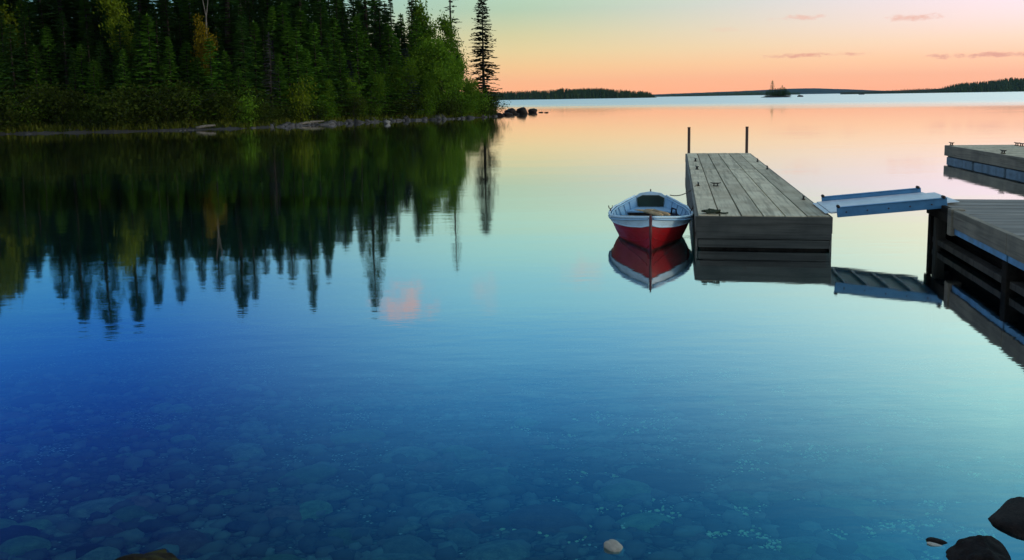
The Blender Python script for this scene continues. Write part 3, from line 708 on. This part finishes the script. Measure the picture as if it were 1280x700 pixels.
# ------------------------------------------------------------------ far woods and the little island
def far_wood(pts_tip, base_px, dep, rows, step, mat, name, label, spread=25, minh=3):
    rr = random.Random(int(dep)); v = []; f = []
    pts_x = [q[0] for q in pts_tip]; pts_y = [q[1] for q in pts_tip]
    for row in range(rows):
        d0 = dep + 6 + row * spread / rows
        px = pts_x[0]
        while px < pts_x[-1]:
            p = column(px, d0 + rr.uniform(-3, 3)); tip = np.interp(px, pts_x, pts_y) + abs(rr.gauss(0, 1.1)) * (1 if row else .6) + (rows - 1 - row) * .35
            H_ = max(minh, height_at(px, tip, p)); rad = H_ * rr.uniform(.14, .24)
            n_ = 6; lv = 5; o = len(v)
            for q in range(lv):
                z0 = H_ * (q / lv); rq = rad * (1 - q / lv) ** .8
                for j in range(n_):
                    a = 6.283 * (j + .5 * (q % 2)) / n_; r2 = rq * rr.uniform(.6, 1.25)
                    v.append((p.x + math.cos(a) * r2, p.y + math.sin(a) * r2, z0))
                    a2 = a + .5
                    v.append((p.x + math.cos(a2) * r2 * .35, p.y + math.sin(a2) * r2 * .35, z0 + H_ / lv * rr.uniform(.9, 1.4)))
                for j in range(n_):
                    i0 = o + q * n_ * 2 + j * 2; i1 = o + q * n_ * 2 + ((j + 1) % n_) * 2
                    f.append((i0, i0 + 1, i1)); f.append((i0, i0 + 1, o + q * n_ * 2 + ((j - 1) % n_) * 2 + 1))
            v.append((p.x, p.y, H_)); tipi = len(v) - 1
            for j in range(n_):
                f.append((o + (lv - 1) * n_ * 2 + j * 2, o + (lv - 1) * n_ * 2 + ((j + 1) % n_) * 2, tipi))
            px += step * rr.uniform(.6, 1.4)
    return tag(mesh_obj(name, raw(name, v, f), mat), label, 'forest', None, 'stuff')
FW = leaf_mat('far conifers', (.022, .055, .018), (.060, .110, .030), .15, .02)
far_wood([(540, 115), (600, 115), (640, 113.5), (665, 113), (690, 112), (703, 109.8), (715, 110.8), (748, 109.6), (765, 111), (790, 112.6), (812, 114), (818, 118)], 0, 1250, 5, 1.5, FW, 'far_wood', 'dark wood along the far shore right of the wooded point', 30)
far_wood([(818, 118.5), (835, 116.8), (870, 115.6), (900, 114.8), (940, 113.6), (1000, 114.5)], 0, 2500, 4, 1.4, FW, 'far_wood', 'thin line of woods along the middle of the far shore', 60)
far_wood([(1060, 114.8), (1095, 113.4), (1130, 110.8), (1150, 110), (1172, 109.4), (1180, 107.4), (1192, 104.5), (1202, 103), (1225, 101.5), (1245, 99.5), (1262, 97.2), (1275, 97.3), (1290, 96), (1400, 92), (1520, 94)], 0, 1500, 9, 2.0, FW, 'far_wood', 'wooded headland rising at the right end of the far shore', 100)

def isle(name, px, py, dep, wpx, hpx, mat):
    p = column(px, dep); u = dep / FPX; rx = wpx * u / 2; v = []; f = []; n_ = 28; m_ = 5
    for j in range(m_):
        t = j / m_
        for i in range(n_):
            a = 6.283 * i / n_; r_ = rx * (1.08 - t) * (1 + .12 * mnoise.noise(Vector((math.cos(a) * 2, math.sin(a) * 2, px))))
            v.append((p.x + math.cos(a) * r_, p.y + math.sin(a) * r_ * .6, -.6 + (hpx * u + .6) * (1 - (1 - t) ** 2)))
    v.append((p.x, p.y, hpx * u))
    for j in range(m_ - 1):
        for i in range(n_):
            f.append((j * n_ + i, j * n_ + (i + 1) % n_, (j + 1) * n_ + (i + 1) % n_, (j + 1) * n_ + i))
    for i in range(n_): f.append(((m_ - 1) * n_ + i, (m_ - 1) * n_ + (i + 1) % n_, len(v) - 1))
    return mesh_obj(name, raw(name, v, f), mat, smooth=True), p, u
o, ip, iu = isle('island', 970, 122, 620, 42, 2.6, ROCK); tag(o, kind='structure')
G_I = 'low trees in the clump on the small island'
for dx, tip, kind in [(-5, 100.5, 'spire'), (7.5, 106.5, 'second'), (-12, 113, ''), (-8, 111.5, ''), (-1, 110.5, ''), (2, 110, ''), (5, 109.5, ''), (10, 109, ''), (12, 110.5, ''), (15, 113, ''), (17, 114.5, ''), (-2, 113, ''), (3, 113, ''), (9, 113, '')]:
    px = 970 + dx; p = column(px, 618 + random.uniform(-3, 3)); p.z = .6; h = height_at(px, tip, p) - p.z
    lab = {'spire': 'tallest spire spruce on the small island', 'second': 'second pointed spruce standing over the island clump', '': 'low tree in the clump on the small island'}[kind]
    plant('spruce_tree', CON[2] if kind else FIR[2], 15 if kind else 8, p, h, LM['fir'] if kind else LM['birch'], lab, 'tree', None if kind else G_I, 2.3 if kind == 'spire' else 2.4 if kind else 2.6)
p = column(1000, 640); rock('islet', RM[1], (p.x, p.y, .2), (2.2, 1.6, 1.6), DARKROCK, 'small bare rock in the water right of the island', 'rock')
p = column(1077, 1050); rock('islet', RM[3], (p.x, p.y, .3), (7.0, 4.0, 2.2), DARKROCK, 'low dark islet far out between island and headland', 'rock')

# ------------------------------------------------------------------ floating dock
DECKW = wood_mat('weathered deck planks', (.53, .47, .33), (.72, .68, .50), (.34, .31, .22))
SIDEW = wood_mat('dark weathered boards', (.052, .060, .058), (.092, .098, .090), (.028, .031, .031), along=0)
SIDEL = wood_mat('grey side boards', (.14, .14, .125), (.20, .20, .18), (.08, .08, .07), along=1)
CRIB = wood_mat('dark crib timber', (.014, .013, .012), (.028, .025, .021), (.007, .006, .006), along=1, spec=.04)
DARKM = plain_mat('dark iron', (.035, .032, .030), .5, .5, .6, dirt=(.07, .035, .02))
RUST = plain_mat('brown steel pole', (.085, .055, .045), .6, .4, .5, dirt=(.12, .06, .03))
FOAM = plain_mat('pale float foam', (.16, .25, .33), .7, .3, var=.4, scale=4, dirt=(.08, .10, .10))
ROPE = plain_mat('grey rope', (.22, .20, .15), .9, .1)
DROPE = plain_mat('dark green rope', (.045, .060, .040), .9, .1)

AX = R(10.6)
def cleat(parent, x, y, z, rz=0.0, s=1.0, name='cleat'):
    t = MB()
    mt = Matrix.Translation((x, y, z)) @ Matrix.Rotation(rz, 4, 'Z') @ Matrix.Scale(s, 4)
    tmp = MB(); tmp.box(-.02, .02, -.05, .05, 0, .012); tmp.tube([(0, -.035, 0), (0, -.03, .05)], .011, 6); tmp.tube([(0, .035, 0), (0, .03, .05)], .011, 6)
    tmp.tube([(0, -.10, .066), (0, -.05, .055), (0, .05, .055), (0, .10, .066)], [.006, .012, .012, .006], 6)
    t.add([mt @ Vector(q) for q in tmp.v], tmp.f); return t.build(name, DARKM, parent, True)

dock = empty('floating_dock', (2.68, 12.55, 0), -AX)
tag(dock, 'long grey planked floating dock beside the red rowboat', 'dock')
Wd, Ld, Zt = 1.80, 14.0, .49
d = MB(); rr = random.Random(3); pw = Wd / 6
for r0, r1 in ((0.0, 8.1), (8.13, Ld)):
    for i in range(6):
        g0, g1 = .009 + rr.uniform(0, .004), .009
        d.box(i * pw + (g0 if i else 0), (i + 1) * pw - (g1 if i < 5 else 0), r0 + (rr.uniform(-.02, .015) if r0 == 0 else rr.uniform(0, .02)), r1 - rr.uniform(0, .012), Zt - .045 + rr.uniform(-.003, .003), Zt + rr.uniform(-.003, .003), .004)
d.build('deck', DECKW, dock)
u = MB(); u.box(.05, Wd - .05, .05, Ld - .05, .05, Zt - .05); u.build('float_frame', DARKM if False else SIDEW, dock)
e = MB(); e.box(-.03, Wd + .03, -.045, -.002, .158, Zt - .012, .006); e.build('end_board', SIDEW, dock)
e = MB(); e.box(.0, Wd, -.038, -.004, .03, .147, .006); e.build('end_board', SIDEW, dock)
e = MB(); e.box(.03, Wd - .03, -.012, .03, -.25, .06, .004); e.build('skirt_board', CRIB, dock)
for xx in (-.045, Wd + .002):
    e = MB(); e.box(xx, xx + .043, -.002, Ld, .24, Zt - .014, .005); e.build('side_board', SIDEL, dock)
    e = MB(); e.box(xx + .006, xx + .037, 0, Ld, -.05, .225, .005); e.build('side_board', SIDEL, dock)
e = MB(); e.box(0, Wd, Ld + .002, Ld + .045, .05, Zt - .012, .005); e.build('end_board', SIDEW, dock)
fl = MB()
for q in range(5): fl.box(.12, Wd - .12, .3 + q * 2.8, 2.5 + q * 2.8, -.22, .048, .03)
fl.build('float', FOAM, dock)
for x, y, rz in ((.10, 4.2, .1), (.42, 4.15, 1.5), (Wd - .08, 2.0, 0), (Wd - .06, 8.05, 0), (Wd - .07, 10.4, 0), (.16, 8.0, .3), (.18, 10.6, .2)):
    cleat(dock, x, y, Zt + .004, rz, 1.0 if y < 5 else 1.2)
# iron spuds at the far end
for xx, lab in ((.06, 'thin brown pole at the far left corner of the floating dock'), (Wd - .06, 'thin brown pole at the far right corner of the floating dock')):
    base = dock.matrix_basis @ Vector((xx, Ld + .095, 0))
    base = Matrix.Translation(dock.location) @ Matrix.Rotation(-AX, 4, 'Z') @ Vector((xx, Ld + .095, 0))
    pole = empty('mooring_pole', base); tag(pole, lab, 'pole')
    t = MB(); t.tube([(0, 0, -3.2), (0, 0, 1.24)], .042, 10); t.build('pipe', RUST, pole, True)
    t = MB(); t.tube([(0, 0, 1.238), (0, 0, 1.262)], .047, 10); t.build('cap', RUST, pole, True)
    t = MB(); t.tube([(0, 0, .36), (0, 0, .42)], .062, 10); t.build('bracket', DARKM, pole, True)
# coil of rope on the near left corner and a scrap further up
def dpos(x, y, z=0.0): return Matrix.Translation(dock.location) @ Matrix.Rotation(-AX, 4, 'Z') @ Vector((x, y, z))
t = MB(); pts = []
for i in range(64):
    a = i * .42; r_ = .03 + .0012 * i + .012 * math.sin(i * .9)
    pts.append(dpos(.18 + math.cos(a) * r_ * 1.3, .16 + math.sin(a) * r_, Zt + .018 + .010 * (i % 5)))
pts += [dpos(.26 + i * .02, .12 + .03 * math.sin(i * .9), Zt + .018) for i in range(9)]
t.tube(pts, .013, 6); tag(t.build('rope_coil', DROPE, None, True), 'dark rope coiled on the near left corner of the floating dock', 'rope')

# ------------------------------------------------------------------ gangway
ALU = plain_mat('blue grey aluminium', (.065, .23, .45), .45, .5, .25, var=.18, scale=5)
ALUDECK = plain_mat('pale tread plate', (.62, .70, .76), .5, .5, .15, var=.15, scale=8)
gw = empty('gangway', dpos(Wd + .05, .72, .515), -AX); tag(gw, 'pale blue metal gangway with low side rails bridging the docks', 'gangway')
gl_, rise = 1.52, .155
tilt = Matrix.Rotation(-math.atan2(rise, gl_), 4, 'Y')
def gbox(name, mat, *a):
    t = MB(); t.box(*a, bev=.004, mat=tilt); return t.build(name, mat, gw)
hw_ = .66
gbox('tread_plate', ALUDECK, -.02, gl_, -hw_ + .03, hw_ - .03, .0, .022)
for s in (-1, 1):
    gbox('side_rail', ALU, .06, gl_ - .02, s * hw_ - .02, s * hw_ + .02, -.055, .078)
    gbox('rail_cap', ALU, .06, gl_ - .02, s * hw_ - .034, s * hw_ + .034,   .0805, .090)
    for xx in (.08, gl_ - .06):
        t = MB(); tmp = MB(); tmp.tube([(xx, s * hw_ - .04, .10), (xx, s * hw_ + .04, .10)], .022, 8); t.add([tilt @ Vector(q) for q in tmp.v], tmp.f); t.build('end_bracket', DARKM, gw, True)
    for q in range(5):
        t = MB(); tmp = MB(); x = .18 + q * .28; tmp.tube([(x, s * hw_ - .026, .012), (x, s * hw_ + .026, .012)], .011, 6); t.add([tilt @ Vector(c) for c in tmp.v], tmp.f); t.build('bolt', DARKM, gw, True)
for q in range(5): gbox('crossbar', ALU, .2 + q * .3, .24 + q * .3, -hw_ + .03, hw_ - .03, -.05, -.003)
gbox('hinge_plate', ALUDECK, -.09, -.025, -hw_ + .06, hw_ - .06, .004, .012)
gbox('hinge_plate', ALUDECK, gl_ + .004, gl_ + .16, -hw_ + .06, hw_ - .06, .0, .008)

# ------------------------------------------------------------------ fixed dock on timber cribbing at right
fx = empty('fixed_dock', (6.07, 12.74, 0), -R(11.4)); tag(fx, 'grey fixed dock on dark timber cribbing at the right edge', 'dock')
FW_, FL_, FZ = 3.6, 12.5, .645
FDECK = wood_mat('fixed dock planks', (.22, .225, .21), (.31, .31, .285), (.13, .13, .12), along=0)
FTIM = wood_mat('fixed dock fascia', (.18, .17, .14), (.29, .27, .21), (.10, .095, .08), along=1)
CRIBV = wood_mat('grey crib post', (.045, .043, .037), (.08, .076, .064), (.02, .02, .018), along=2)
BLUE = plain_mat('blue painted channel', (.13, .34, .60), .5, .4, .1, var=.3, scale=6, dirt=(.10, .14, .18))
d = MB(); y = 0.0
while y < FL_:
    w = rr.uniform(.135, .145); d.box(0.045, FW_, -y - w, -y - .0015, FZ - .045, FZ + rr.uniform(-.003, .003), .003); y += w + .001
d.build('deck', FDECK, fx)
e = MB(); e.box(-.02, .042, -1.2, -.01, FZ - .20, FZ + .004, .008); e.build('fascia', CRIB, fx)  # dark timber colour here paints in the shade behind the gangway
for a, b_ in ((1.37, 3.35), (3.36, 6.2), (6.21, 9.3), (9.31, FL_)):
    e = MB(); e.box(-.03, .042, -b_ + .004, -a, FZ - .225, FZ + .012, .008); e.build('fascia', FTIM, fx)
    e = MB(); e.box(-.012, .036, -b_ + .02, -a - .02, FZ - .305, FZ - .229, .004); e.build('channel', BLUE, fx)
e = MB(); e.box(-.055, .12, -1.365, -1.205, FZ - .33, FZ + .02, .008); e.build('corner_block', FTIM, fx)
e = MB(); e.box(.125, FW_, .002, .05, FZ - .24, FZ - .003, .006); e.build('end_board', FTIM, fx)
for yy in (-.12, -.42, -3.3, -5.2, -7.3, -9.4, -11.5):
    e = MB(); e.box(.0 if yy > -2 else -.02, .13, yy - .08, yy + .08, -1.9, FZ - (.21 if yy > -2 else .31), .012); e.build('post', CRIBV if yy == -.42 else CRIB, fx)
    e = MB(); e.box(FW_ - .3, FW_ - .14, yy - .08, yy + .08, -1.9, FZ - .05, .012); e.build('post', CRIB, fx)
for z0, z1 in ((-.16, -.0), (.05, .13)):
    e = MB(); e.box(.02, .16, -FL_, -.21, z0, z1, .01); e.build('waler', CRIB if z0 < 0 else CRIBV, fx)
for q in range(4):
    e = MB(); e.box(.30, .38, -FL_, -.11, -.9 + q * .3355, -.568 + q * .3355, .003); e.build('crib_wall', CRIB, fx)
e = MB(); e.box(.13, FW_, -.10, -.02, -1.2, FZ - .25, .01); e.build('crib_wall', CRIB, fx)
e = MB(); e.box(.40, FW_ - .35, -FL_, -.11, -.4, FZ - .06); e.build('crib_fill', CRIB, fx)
# far dock at the right
bd = empty('floating_dock', (13.93, 28.15, 0), -R(8.6)); tag(bd, 'short floating dock with pale floats farther out at the right edge', 'dock')
d = MB(); BW, BL = 2.0, 9.5; q = 0
while q < BL:
    d.box(.0, BW, -q - .19, -q - .006, .445, .49 + rr.uniform(-.003, .003), .003); q += .195
d.build('deck', DECKW, bd)
for a, b_ in ((0, 4.7), (4.705, BL)):
    e = MB(); e.box(-.045, -.002, -b_, -a, .165, .495, .006); e.build('side_board', FTIM, bd)
e = MB(); e.box(-.045, BW + .04, .002, .045, .165, .492, .006); e.build('end_board', FTIM, bd)
e = MB(); e.box(BW + .002, BW + .042, -BL, 0, .20, .48, .006); e.build('side_board', FTIM, bd)
e = MB(); e.box(.04, BW - .04, -BL, -.04, .06, .44); e.build('float_frame', SIDEW, bd)
for q in range(4):
    e = MB(); e.box(-.02, BW, -.1 - q * 2.35 - 2.2, -.1 - q * 2.35, -.2, .13, .03); e.build('float', FOAM, bd)
for x, yy in ((.1, -.15), (BW - .1, -.5), (BW - .1, -.85), (.12, -4.2)): cleat(bd, x, yy, .492, .2, 1.5)

# ------------------------------------------------------------------ rowboat
boat_pos = Vector((1.95, 12.28, 0)); boat = empty('rowboat', boat_pos, -R(9.0))
tag(boat, 'small red and white wooden rowboat moored beside the floating dock', 'boat')
RED = hull_mat('red hull paint', (.34, .004, .008), (.17, .006, .010))
WHITE = hull_mat('white boat paint', (.50, .72, .88), (.34, .48, .58), 7.0)
INNER = plain_mat('pale blue inner paint', (.28, .52, .76), .5, .4, var=.14, scale=4, dirt=(.20, .30, .38))
DARKRED = plain_mat('dark stem wood', (.09, .012, .020), .5, .4)
OARW = wood_mat('oar wood', (.56, .38, .19), (.70, .50, .27), (.40, .25, .12), along=1)
GREENSHADE = plain_mat('dark green stern shade', (.018, .040, .030), .6, .3, var=.4)
SEATW = wood_mat('thwart wood', (.30, .25, .17), (.42, .36, .25), (.20, .15, .09), along=0)
BOARD = wood_mat('bottom boards', (.10, .075, .05), (.16, .12, .08), (.05, .04, .03), along=1)
LB = 3.35
def hb(u): return float(np.interp(u, [0, .08, .2, .4, .7, 1.1, 1.5, 1.9, 2.4, 2.9, LB], [.02, .11, .22, .36, .50, .605, .645, .645, .58, .43, .27]))
def zs(u): return float(np.interp(u, [0, .5, 1.1, 1.8, 2.6, LB], [.50, .435, .375, .35, .37, .43]))
def zk(u): return float(np.interp(u, [0, .12, .35, .8, 1.5, 2.6, LB], [.02, -.08, -.12, -.14, -.14, -.11, -.04]))
def sec(u, t, inset=0.0):
    b, s_, kz = hb(u) - inset, zs(u), zk(u) + inset
    fl = float(np.interp(u, [0, 1.2, LB], [1.0, .42, .42]))
    w = t ** fl
    return max(.002, b * w), kz + (s_ - kz) * t ** float(np.interp(u, [0, 1.2, LB], [1.0, 1.7, 1.75]))
US = np.concatenate([np.linspace(0, .4, 8), np.linspace(.5, LB, 22)])
def skin(name, mat, t0, t1, n=9, inset=0.0, u0=0.0, u1=LB, flip=False, out_=0.0):
    t = MB(); us = [u for u in US if u0 <= u <= u1]
    for s in (-1, 1):
        v = []; f = []
        for u in us:
            for j in range(n):
                a0, a1 = (q(u) if callable(q) else q for q in (t0, t1)); tt = a0 + (a1 - a0) * j / (n - 1); w, z = sec(u, tt, inset); v.append((s * (w + out_), u, z))
        for i in range(len(us) - 1):
            for j in range(n - 1):
                a = i * n + j; q = (a, a + 1, a + n + 1, a + n); f.append(q if (s > 0) != flip else q[::-1])
        t.add(v, f)
    return t.build(name, mat, boat, True)
tb = lambda u: float(np.interp(u, [0, 1.2, LB], [.75, .90, .90]))
skin('hull', RED, 0.0, tb, 12)
skin('sheer_strake', WHITE, tb, 1.0, 5, out_=.004)
skin('inner_skin', INNER, 0.0, .985, 12, .016, .12, LB, True)
for s in (-1, 1):
    t = MB(); pts = [(s * (hb(u) + .006), u, zs(u) + .006) for u in US]; t.tube(pts, .018, 8); t.build('gunwale', WHITE, boat, True)
    t = MB(); pts = [(s * (sec(u, tb(u) + .01)[0] + .008), u, sec(u, tb(u) + .01)[1]) for u in US]; t.tube(pts, .010, 6); t.build('rub_strake', WHITE, boat, True)
    t = MB(); pts = [(s * (sec(u, .97)[0] + .020), u, sec(u, .955)[1]) for u in US]; t.tube(pts, .013, 6); t.build('rub_strake', INNER, boat, True)
    t = MB(); pts = [(s * (hb(u) - .035), u, zs(u) - .012) for u in US if u > .15 and u < LB - .05]; t.tube(pts, .014, 6); t.build('inwale', INNER, boat, True)
t = MB(); t.tube([(0, .10, -.10), (0, .005, .02), (0, -.018, .25), (0, -.03, .53)], [.018, .020, .021, .019], 8); t.build('stem', DARKRED, boat, True)
for s in (-1, 1):
    for tt_ in (.34, .60):
        t = MB(); pts = [(s * (sec(u, tt_ * tb(u))[0] + .002), u, sec(u, tt_ * tb(u))[1]) for u in US if u > .05]; t.tube(pts, .0065, 5); t.build('plank_lap', RED, boat, True)
# transom
v = []; f = []; n = 9
for dy in (0, .03):
    for s in (-1, 1):
        for j in range(n):
            w, z = sec(LB, j / (n - 1)); v.append((s * w, LB + dy - .001, z + (.0 if j < n - 1 else .0)))
    w_top = hb(LB)
    for x_, z_ in ((-w_top * .7, zs(LB) + .055), (0, zs(LB) + .085), (w_top * .7, zs(LB) + .055)): v.append((x_, LB + dy - .001, z_))
def loop(o): return [o + j for j in range(n - 1, -1, -1)] + [o + n + j for j in range(n)] 
m1 = 2 * n + 3
lp0 = [j for j in range(n)] + [2 * n, 2 * n + 1, 2 * n + 2] + [n + j for j in range(n - 1, -1, -1)]
f.append(tuple(lp0)); f.append(tuple(i + m1 for i in lp0[::-1]))
for i in range(len(lp0)):
    a, b_ = lp0[i], lp0[(i + 1) % len(lp0)]; f.append((a, a + m1, b_ + m1, b_))
t = MB(); t.add(v, f); t.build('transom', WHITE, boat)
def width_at(u, z): 
    lo, hi = 0.0, 1.0
    for _ in range(30):
        q = (lo + hi) / 2
        if sec(u, q, .024)[1] < z: lo = q
        else: hi = q
    return sec(u, lo, .024)[0]
def thwart(u0, u1, z, mat, th=.025, name='thwart'):
    v = []; us = np.linspace(u0, u1, 5)
    for zz in (z - th, z):
        for u in us:
            w = width_at(u, z - th) - .002; v += [(-w, u, zz), (w, u, zz)]
    f = []
    for i in range(4):
        a = 2 * i; f += [(a, a + 2, a + 3, a + 1), (10 + a, 10 + a + 1, 10 + a + 3, 10 + a + 2), (a, 10 + a, 10 + a + 2, a + 2), (a + 1, a + 3, 10 + a + 3, 10 + a + 1)]
    f += [(0, 1, 11, 10), (8, 18, 19, 9)]
    t = MB(); t.add(v, f); return t.build(name, mat, boat)
thwart(.42, .70, .26, WHITE, name='bow_seat'); thwart(1.35, 1.58, .22, SEATW); thwart(2.15, 2.36, .215, SEATW); thwart(2.75, LB - .035, .24, INNER, name='stern_seat')
w_ = hb(LB) - .03
t = MB(); t.add([(x * w_ * c, LB - yy, z) for yy in (.012, .03) for x, z, c in ((-1, .25, .93), (1, .25, .93), (1, .40, 1), (.6, .45, 1), (-.6, .45, 1), (-1, .40, 1))], [(0, 1, 2, 3, 4, 5), (11, 10, 9, 8, 7, 6)] + [(i, 6 + i, 6 + (i + 1) % 6, (i + 1) % 6) for i in range(6)]); t.build('transom_shade_panel', GREENSHADE, boat)  # added dark green panel: shade inside the stern put into its colour
t = MB(); t.box(-.36, .36, 2.76, 2.785, -.03, .212); t.build('seat_riser', DARKM, boat)
for q in range(5):
    t = MB(); x = -.24 + q * .12; t.box(x - .054, x + .054, .75, 2.9, -.068, -.052, .003); t.build('floor_board', BOARD, boat)
for u in np.arange(.55, 3.1, .27):
    for s in (-1, 1):
        t = MB(); pts = [(s * (sec(u, tt, .026)[0] - .002), u, sec(u, tt, .026)[1]) for tt in np.linspace(.12, .96, 8)]; t.tube(pts, .010, 5); t.build('rib', INNER, boat, True)
for u, s in ((1.75, -1), (1.75, 1)):
    t = MB(); x = s * (hb(u) - .005); z = zs(u) + .02
    t.tube([(x, u, z - .02), (x, u, z + .03)], .012, 6)
    t.tube([(x - .03, u, z + .085), (x - .026, u, z + .05), (x, u, z + .03), (x + .026, u, z + .05), (x + .03, u, z + .085)], .009, 6)
    t.build('oarlock', RUST, boat, True)
t = MB(); t.tube([(0.0, LB + .015, zs(LB) + .08), (0, LB + .015, zs(LB) + .125)], .012, 6); t.build('stern_pin', RUST, boat, True)
t = MB(); t.tube([(.0, -.03, .50), (0, -.03, .56)], .012, 6); t.build('bow_ring', RUST, boat, True)
def bpos(x, y, z): return Matrix.Translation(boat_pos) @ Matrix.Rotation(-R(9.0), 4, 'Z') @ Vector((x, y, z))
def oar(a, b_, lab):
    a, b_ = bpos(*a), bpos(*b_); dvec = b_ - a; L = dvec.length
    o = empty('oar', a); o.rotation_mode = 'QUATERNION'; o.rotation_quaternion = dvec.to_track_quat('Y', 'Z'); tag(o, lab, 'oar')
    t = MB(); t.tube([(0, 0, 0), (0, .12, 0), (0, .13, 0), (0, L * .72, 0)], [.020, .020, .029, .027], 8); t.build('loom', OARW, o, True)
    v = []; n = 7
    for i in range(n):
        q = i / (n - 1); y_ = L * .70 + q * L * .30; w = .027 + .05 * math.sin(min(1, q * 1.25) * math.pi / 2); th = .018 - .012 * q
        v += [(-w, y_, -th * .4), (0, y_, -th), (w, y_, -th * .4), (w, y_, th * .4), (0, y_, th), (-w, y_, th * .4)]
    f = [tuple(range(6))[::-1], tuple(range((n - 1) * 6, n * 6))]
    for i in range(n - 1):
        for j in range(6): f.append((i * 6 + j, i * 6 + (j + 1) % 6, (i + 1) * 6 + (j + 1) % 6, (i + 1) * 6 + j))
    t = MB(); t.add(v, f); t.build('blade', OARW, o, True)
oar((.17, .62, .455), (-.20, 2.55, .29), 'wooden oar lying across the thwarts, left one as seen from the bow')
oar((.27, .74, .445), (-.02, 2.62, .29), 'wooden oar lying across the thwarts on the dock side')
bag_m = plain_mat('dark navy canvas', (.022, .026, .050), .9, .15, var=.4, scale=8)
bag = empty('canvas_bag', bpos(.37, 1.85, .06), .4); tag(bag, 'dark canvas bag slumped inside the rowboat on the dock side', 'bag')
me_ = rock_mesh('body', 61, 3, 1.1, .22, 3); o = mesh_obj('body', me_, bag_m, bag); o.scale = (.14, .19, .15); o.location = (0, 0, .10)
t = MB(); t.tube([(-.02, -.12, .20), (0, -.06, .33), (0, .05, .34), (.02, .12, .20)], .014, 6); t.build('handle', bag_m, bag, True)
# mooring line from the stern to the dock
a, b_ = bpos(.34, LB, zs(LB) + .02), dpos(.10, 4.22, Zt + .05)
t = MB(); pts = []
for i in range(17):
    q = i / 16; p = a.lerp(b_, q); p.z -= .16 * 4 * q * (1 - q) * .55; pts.append(p)
t.tube(pts, .009, 5); tag(t.build('mooring_line', ROPE, None, True), 'thin mooring line sagging between rowboat stern and floating dock', 'rope')

# ------------------------------------------------------------------ the evening air over the lake
hz = MB(); hz.box(-6500, 6500, -150, 6500, -8, 140)
m, kk, out = material('haze')
pv = kk.add('ShaderNodeVolumePrincipled'); pv.inputs['Color'].default_value = (.45, .72, 1.0, 1); pv.inputs['Density'].default_value = 3e-5
kk.l.new(pv.outputs[0], out.inputs['Volume'])
HAZE = True
if HAZE: tag(hz.build('haze', m), 'thin blue evening haze over the lake', 'haze', None, 'stuff')
